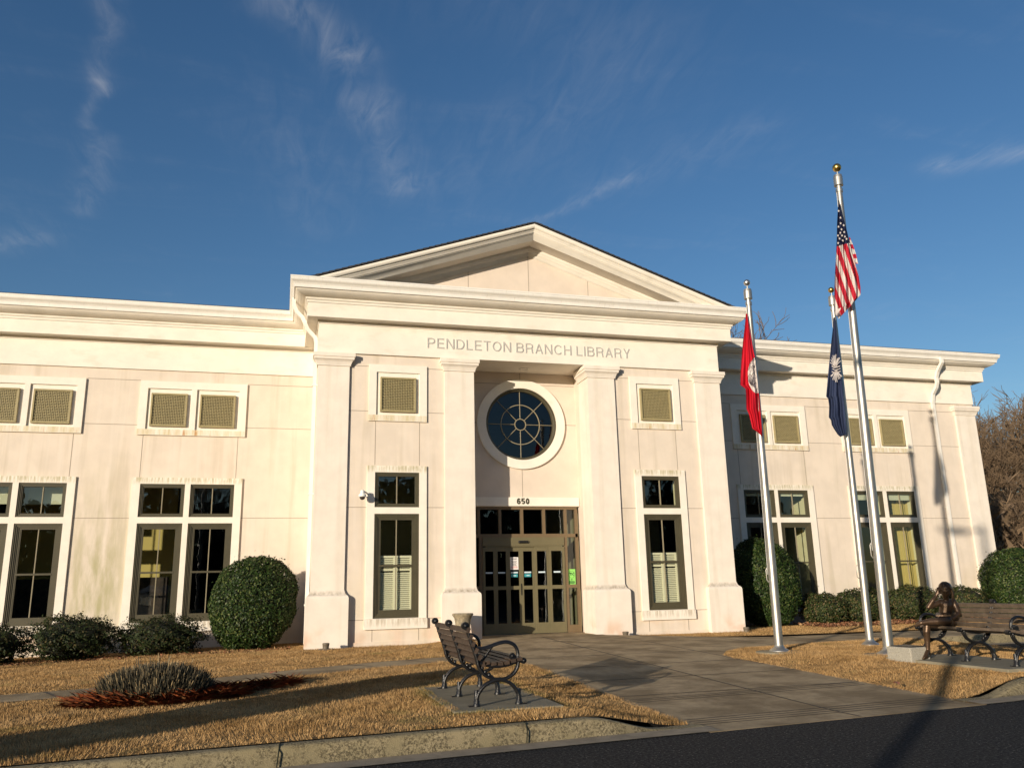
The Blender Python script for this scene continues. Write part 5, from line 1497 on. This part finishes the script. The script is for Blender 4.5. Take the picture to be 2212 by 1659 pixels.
# ------------------------------------------------------------------ trees
def bare_tree(seed, H, spread, levels, mat_t, twig_r=.010, lean=(0, 0), density=1.0, twigs=5):
    rr = random.Random(seed); tr = MB(); cr = MB()
    def grow(p, d, L, r, lev):
        n = 4 if lev < 2 else 3; pts = [p]; dd = d
        for i in range(n):
            dd = (dd + Vector((rr.gauss(0, .10 + .05 * lev), rr.gauss(0, .10 + .05 * lev), rr.gauss(.05, .07)))).normalized(); pts.append(pts[-1] + dd * L / n)
        rad = [max(twig_r * .5, r * (1 - .45 * i / n)) for i in range(n + 1)]
        (tr if lev < 2 else cr).tube(pts, rad, 8 if lev == 0 else 5 if lev == 1 else 3, caps=False)
        if lev >= levels: return
        kids = twigs if lev >= 2 else (5 if lev == 0 else 5)
        for i in range(int(kids * density)):
            t = .35 + .65 * (i + rr.random()) / kids if lev else .30 + .70 * (i + rr.random()) / kids
            j = min(int(t * n), n - 1); q = pts[j].lerp(pts[j + 1], t * n - j)
            ax = dd.orthogonal().normalized(); ax.rotate(Matrix.Rotation(rr.uniform(0, 2 * math.pi), 3, dd)); ang = rr.uniform(.35, .95) * spread
            nd = (dd * math.cos(ang) + ax * math.sin(ang)).normalized(); nd.z += .12; nd.normalize()
            grow(q, nd, L * rr.uniform(.52, .74), max(r * rr.uniform(.38, .55), twig_r), lev + 1)
        grow(pts[-1], dd, L * .66, r * .5, lev + 1)
    grow(Vector((0, 0, -.2)), Vector((lean[0], lean[1], 1)).normalized(), H * .42, H * .020, 0)
    return tr, cr


protos = []
def tree(proto, label, loc, rotz, group, scale=1.0, first=[]):
    t = thing('bare_tree', label, 'tree', loc, rotz, group); t.scale = (scale,) * 3
    link('trunk', proto[0], t); link('crown', proto[1], t); return t


def make_proto(*a, mt='bark', mc='twig', **k):
    tr, cr = bare_tree(*a, **k); o1 = tr.build('trunk', M[mt]); o2 = cr.build('crown', M[mc]); d = (o1.data, o2.data)
    bpy.data.objects.remove(o1); bpy.data.objects.remove(o2); return d


TA = make_proto(11, 9.0, 1.0, 5, 0, twig_r=.011, twigs=5)
TB = make_proto(23, 8.0, 1.1, 5, 0, twig_r=.012, twigs=5)
TC = make_proto(37, 12.0, .85, 5, 0, twig_r=.016, twigs=4)
g1 = 'bare winter trees right of the building'
tree(TA, 'brown bare tree close behind the right wing corner, twigs level with the cornice', (31.5, 19.5, -.4), .4, g1, 1.38)
tree(TB, 'tall brown bare tree at the right edge of the photo', (36.5, 22.5, -.4), 2.1, g1, 1.78)
tree(TB, 'dense brown bare tree low behind the right corner holly', (27.8, 15.0, -.4), 4.4, g1, .78)
tree(TA, 'bare tree furthest right behind the brown thicket', (40.5, 27.0, -.4), 3.6, g1, 1.55)
tree(TB, 'slim bare tree between the right wing and the thicket', (30.2, 13.5, -.4), .9, g1, .98)
tree(TC, 'pale barked bare tree reaching over the thicket at the right edge', (33.5, 16.5, -.4), 2.7, g1, .95)
tree(TC, 'bare tree crown showing above the roof behind the red flag', (18.9, 26, -.4), 1.3, 'bare trees behind the roof', 1.47)
# brown undergrowth at the foot of those trees
n = 9000; x = rng.uniform(24.5, 48, n); y = 13.5 + (x - 24.5) * .55 + rng.normal(0, 1.6, n); hgt = np.abs(rng.normal(0, 1.5, n)) + rng.random(n) * 1.8
p = np.column_stack([x, y, hgt]); dr = np.column_stack([rng.normal(0, .5, n), rng.normal(0, .5, n), rng.uniform(.1, 1, n)]); dr *= rng.uniform(.4, 1.3, (n, 1)); q = rng.uniform(0, np.pi, n); w = np.column_stack([np.cos(q), np.sin(q), np.zeros(n)]) * .014
V = np.stack([p - w, p + w, p + dr * .55 + w + rng.normal(0, .1, (n, 3)), p + dr], 1)
tag(tri_mesh('undergrowth', V.reshape(-1, 3), np.arange(n * 4).reshape(n, 4), M['twig']), 'tangled brown winter undergrowth beyond the right wing', 'undergrowth', kind='stuff')
# trees across the car park that the window glass mirrors
g2 = 'bare trees across the car park, mirrored in the windows'
for i, (x, y, s_, pr_) in enumerate(((-34, -62, 1.6, TA), (-25, -66, 1.5, TB), (-17, -60, 1.4, TC), (-8, -68, 1.7, TA), (1, -62, 1.35, TB), (10, -66, 1.3, TC), (20, -62, 1.5, TA), (31, -66, 1.6, TB), (-43, -70, 1.7, TB), (42, -62, 1.5, TC))):
    tree(pr_, 'bare tree across the car park, mirrored in the library windows', (x, y, -.4), i * 1.7, g2, s_)
n = 30000; x = rng.uniform(-50, 60, n); y = -74 + rng.normal(0, 1.2, n); z = -.3 + 15.5 * rng.beta(1.0, 1.7, n) * (0.75 + .25 * np.sin(x * .21) ** 2); p = np.column_stack([x, y, z])
o = leaf_cloud('woodland', p, np.tile([0, 1.0, .2], (n, 1)), .55, M['core'], None, .8, .7); tag(o, 'dark wood at the far side of the car park, mirrored in the glass', 'woodland', kind='stuff')

# ------------------------------------------------------------------ unseen things added out of view to cast shadows into it
lx, ly = -10.15, -22.1
lp = thing('unseen_street_lamp', 'unseen car park lamp on a tall pole, added for its shadow across the asphalt and the right wing', 'street lamp', (lx, ly, ROAD_Z))  # unseen lamp, added to cast the pole and arm shadow
b = MB(); b.tube([(0, 0, 0), (0, 0, 4), (0, 0, 8.75)], [.10, .085, .07], 16); b.build('pole', M['lampgrey'], lp)
b = MB(); b.lathe([(.28, -.2), (.28, .70), (.25, .74)], 0, 0, 20); b.build('plinth', M['pad'], lp)
b = MB(); b.box(-.9, 0, -.04, .04, 8.55, 8.63); b.box(-1.55, -.75, -.17, .17, 8.50, 8.68, bev=.04); b.build('lamp_head', M['lampgrey'], lp)
db = thing('shadow_bulk', 'unseen dark cabinet beside the drive whose shadow crosses the left lawn', 'shadow caster', (-10.95, -14.1, ROAD_Z), R(46))  # invented solid, sized and placed to throw the dark stripe on the lawn
b = MB(); b.box(-.72, .72, -.60, .60, .06, 1.62, bev=.06); b.build('bulk', M['bulk_dark'], db)
b = MB(); b.mesh([(-.74, -.62, 1.62), (.74, -.62, 1.62), (.74, .62, 1.62), (-.74, .62, 1.62), (-.3, -.3, 1.92), (.3, -.3, 1.92), (.3, .3, 1.92), (-.3, .3, 1.92)], [(0, 1, 5, 4), (1, 2, 6, 5), (2, 3, 7, 6), (3, 0, 4, 7), (4, 5, 6, 7)]); b.build('hood', M['bulk_dark'], db)
b = MB(); b.box(-.4, .4, .60, .65, 1.15, 1.45); b.build('side_plate', M['alu'], db)
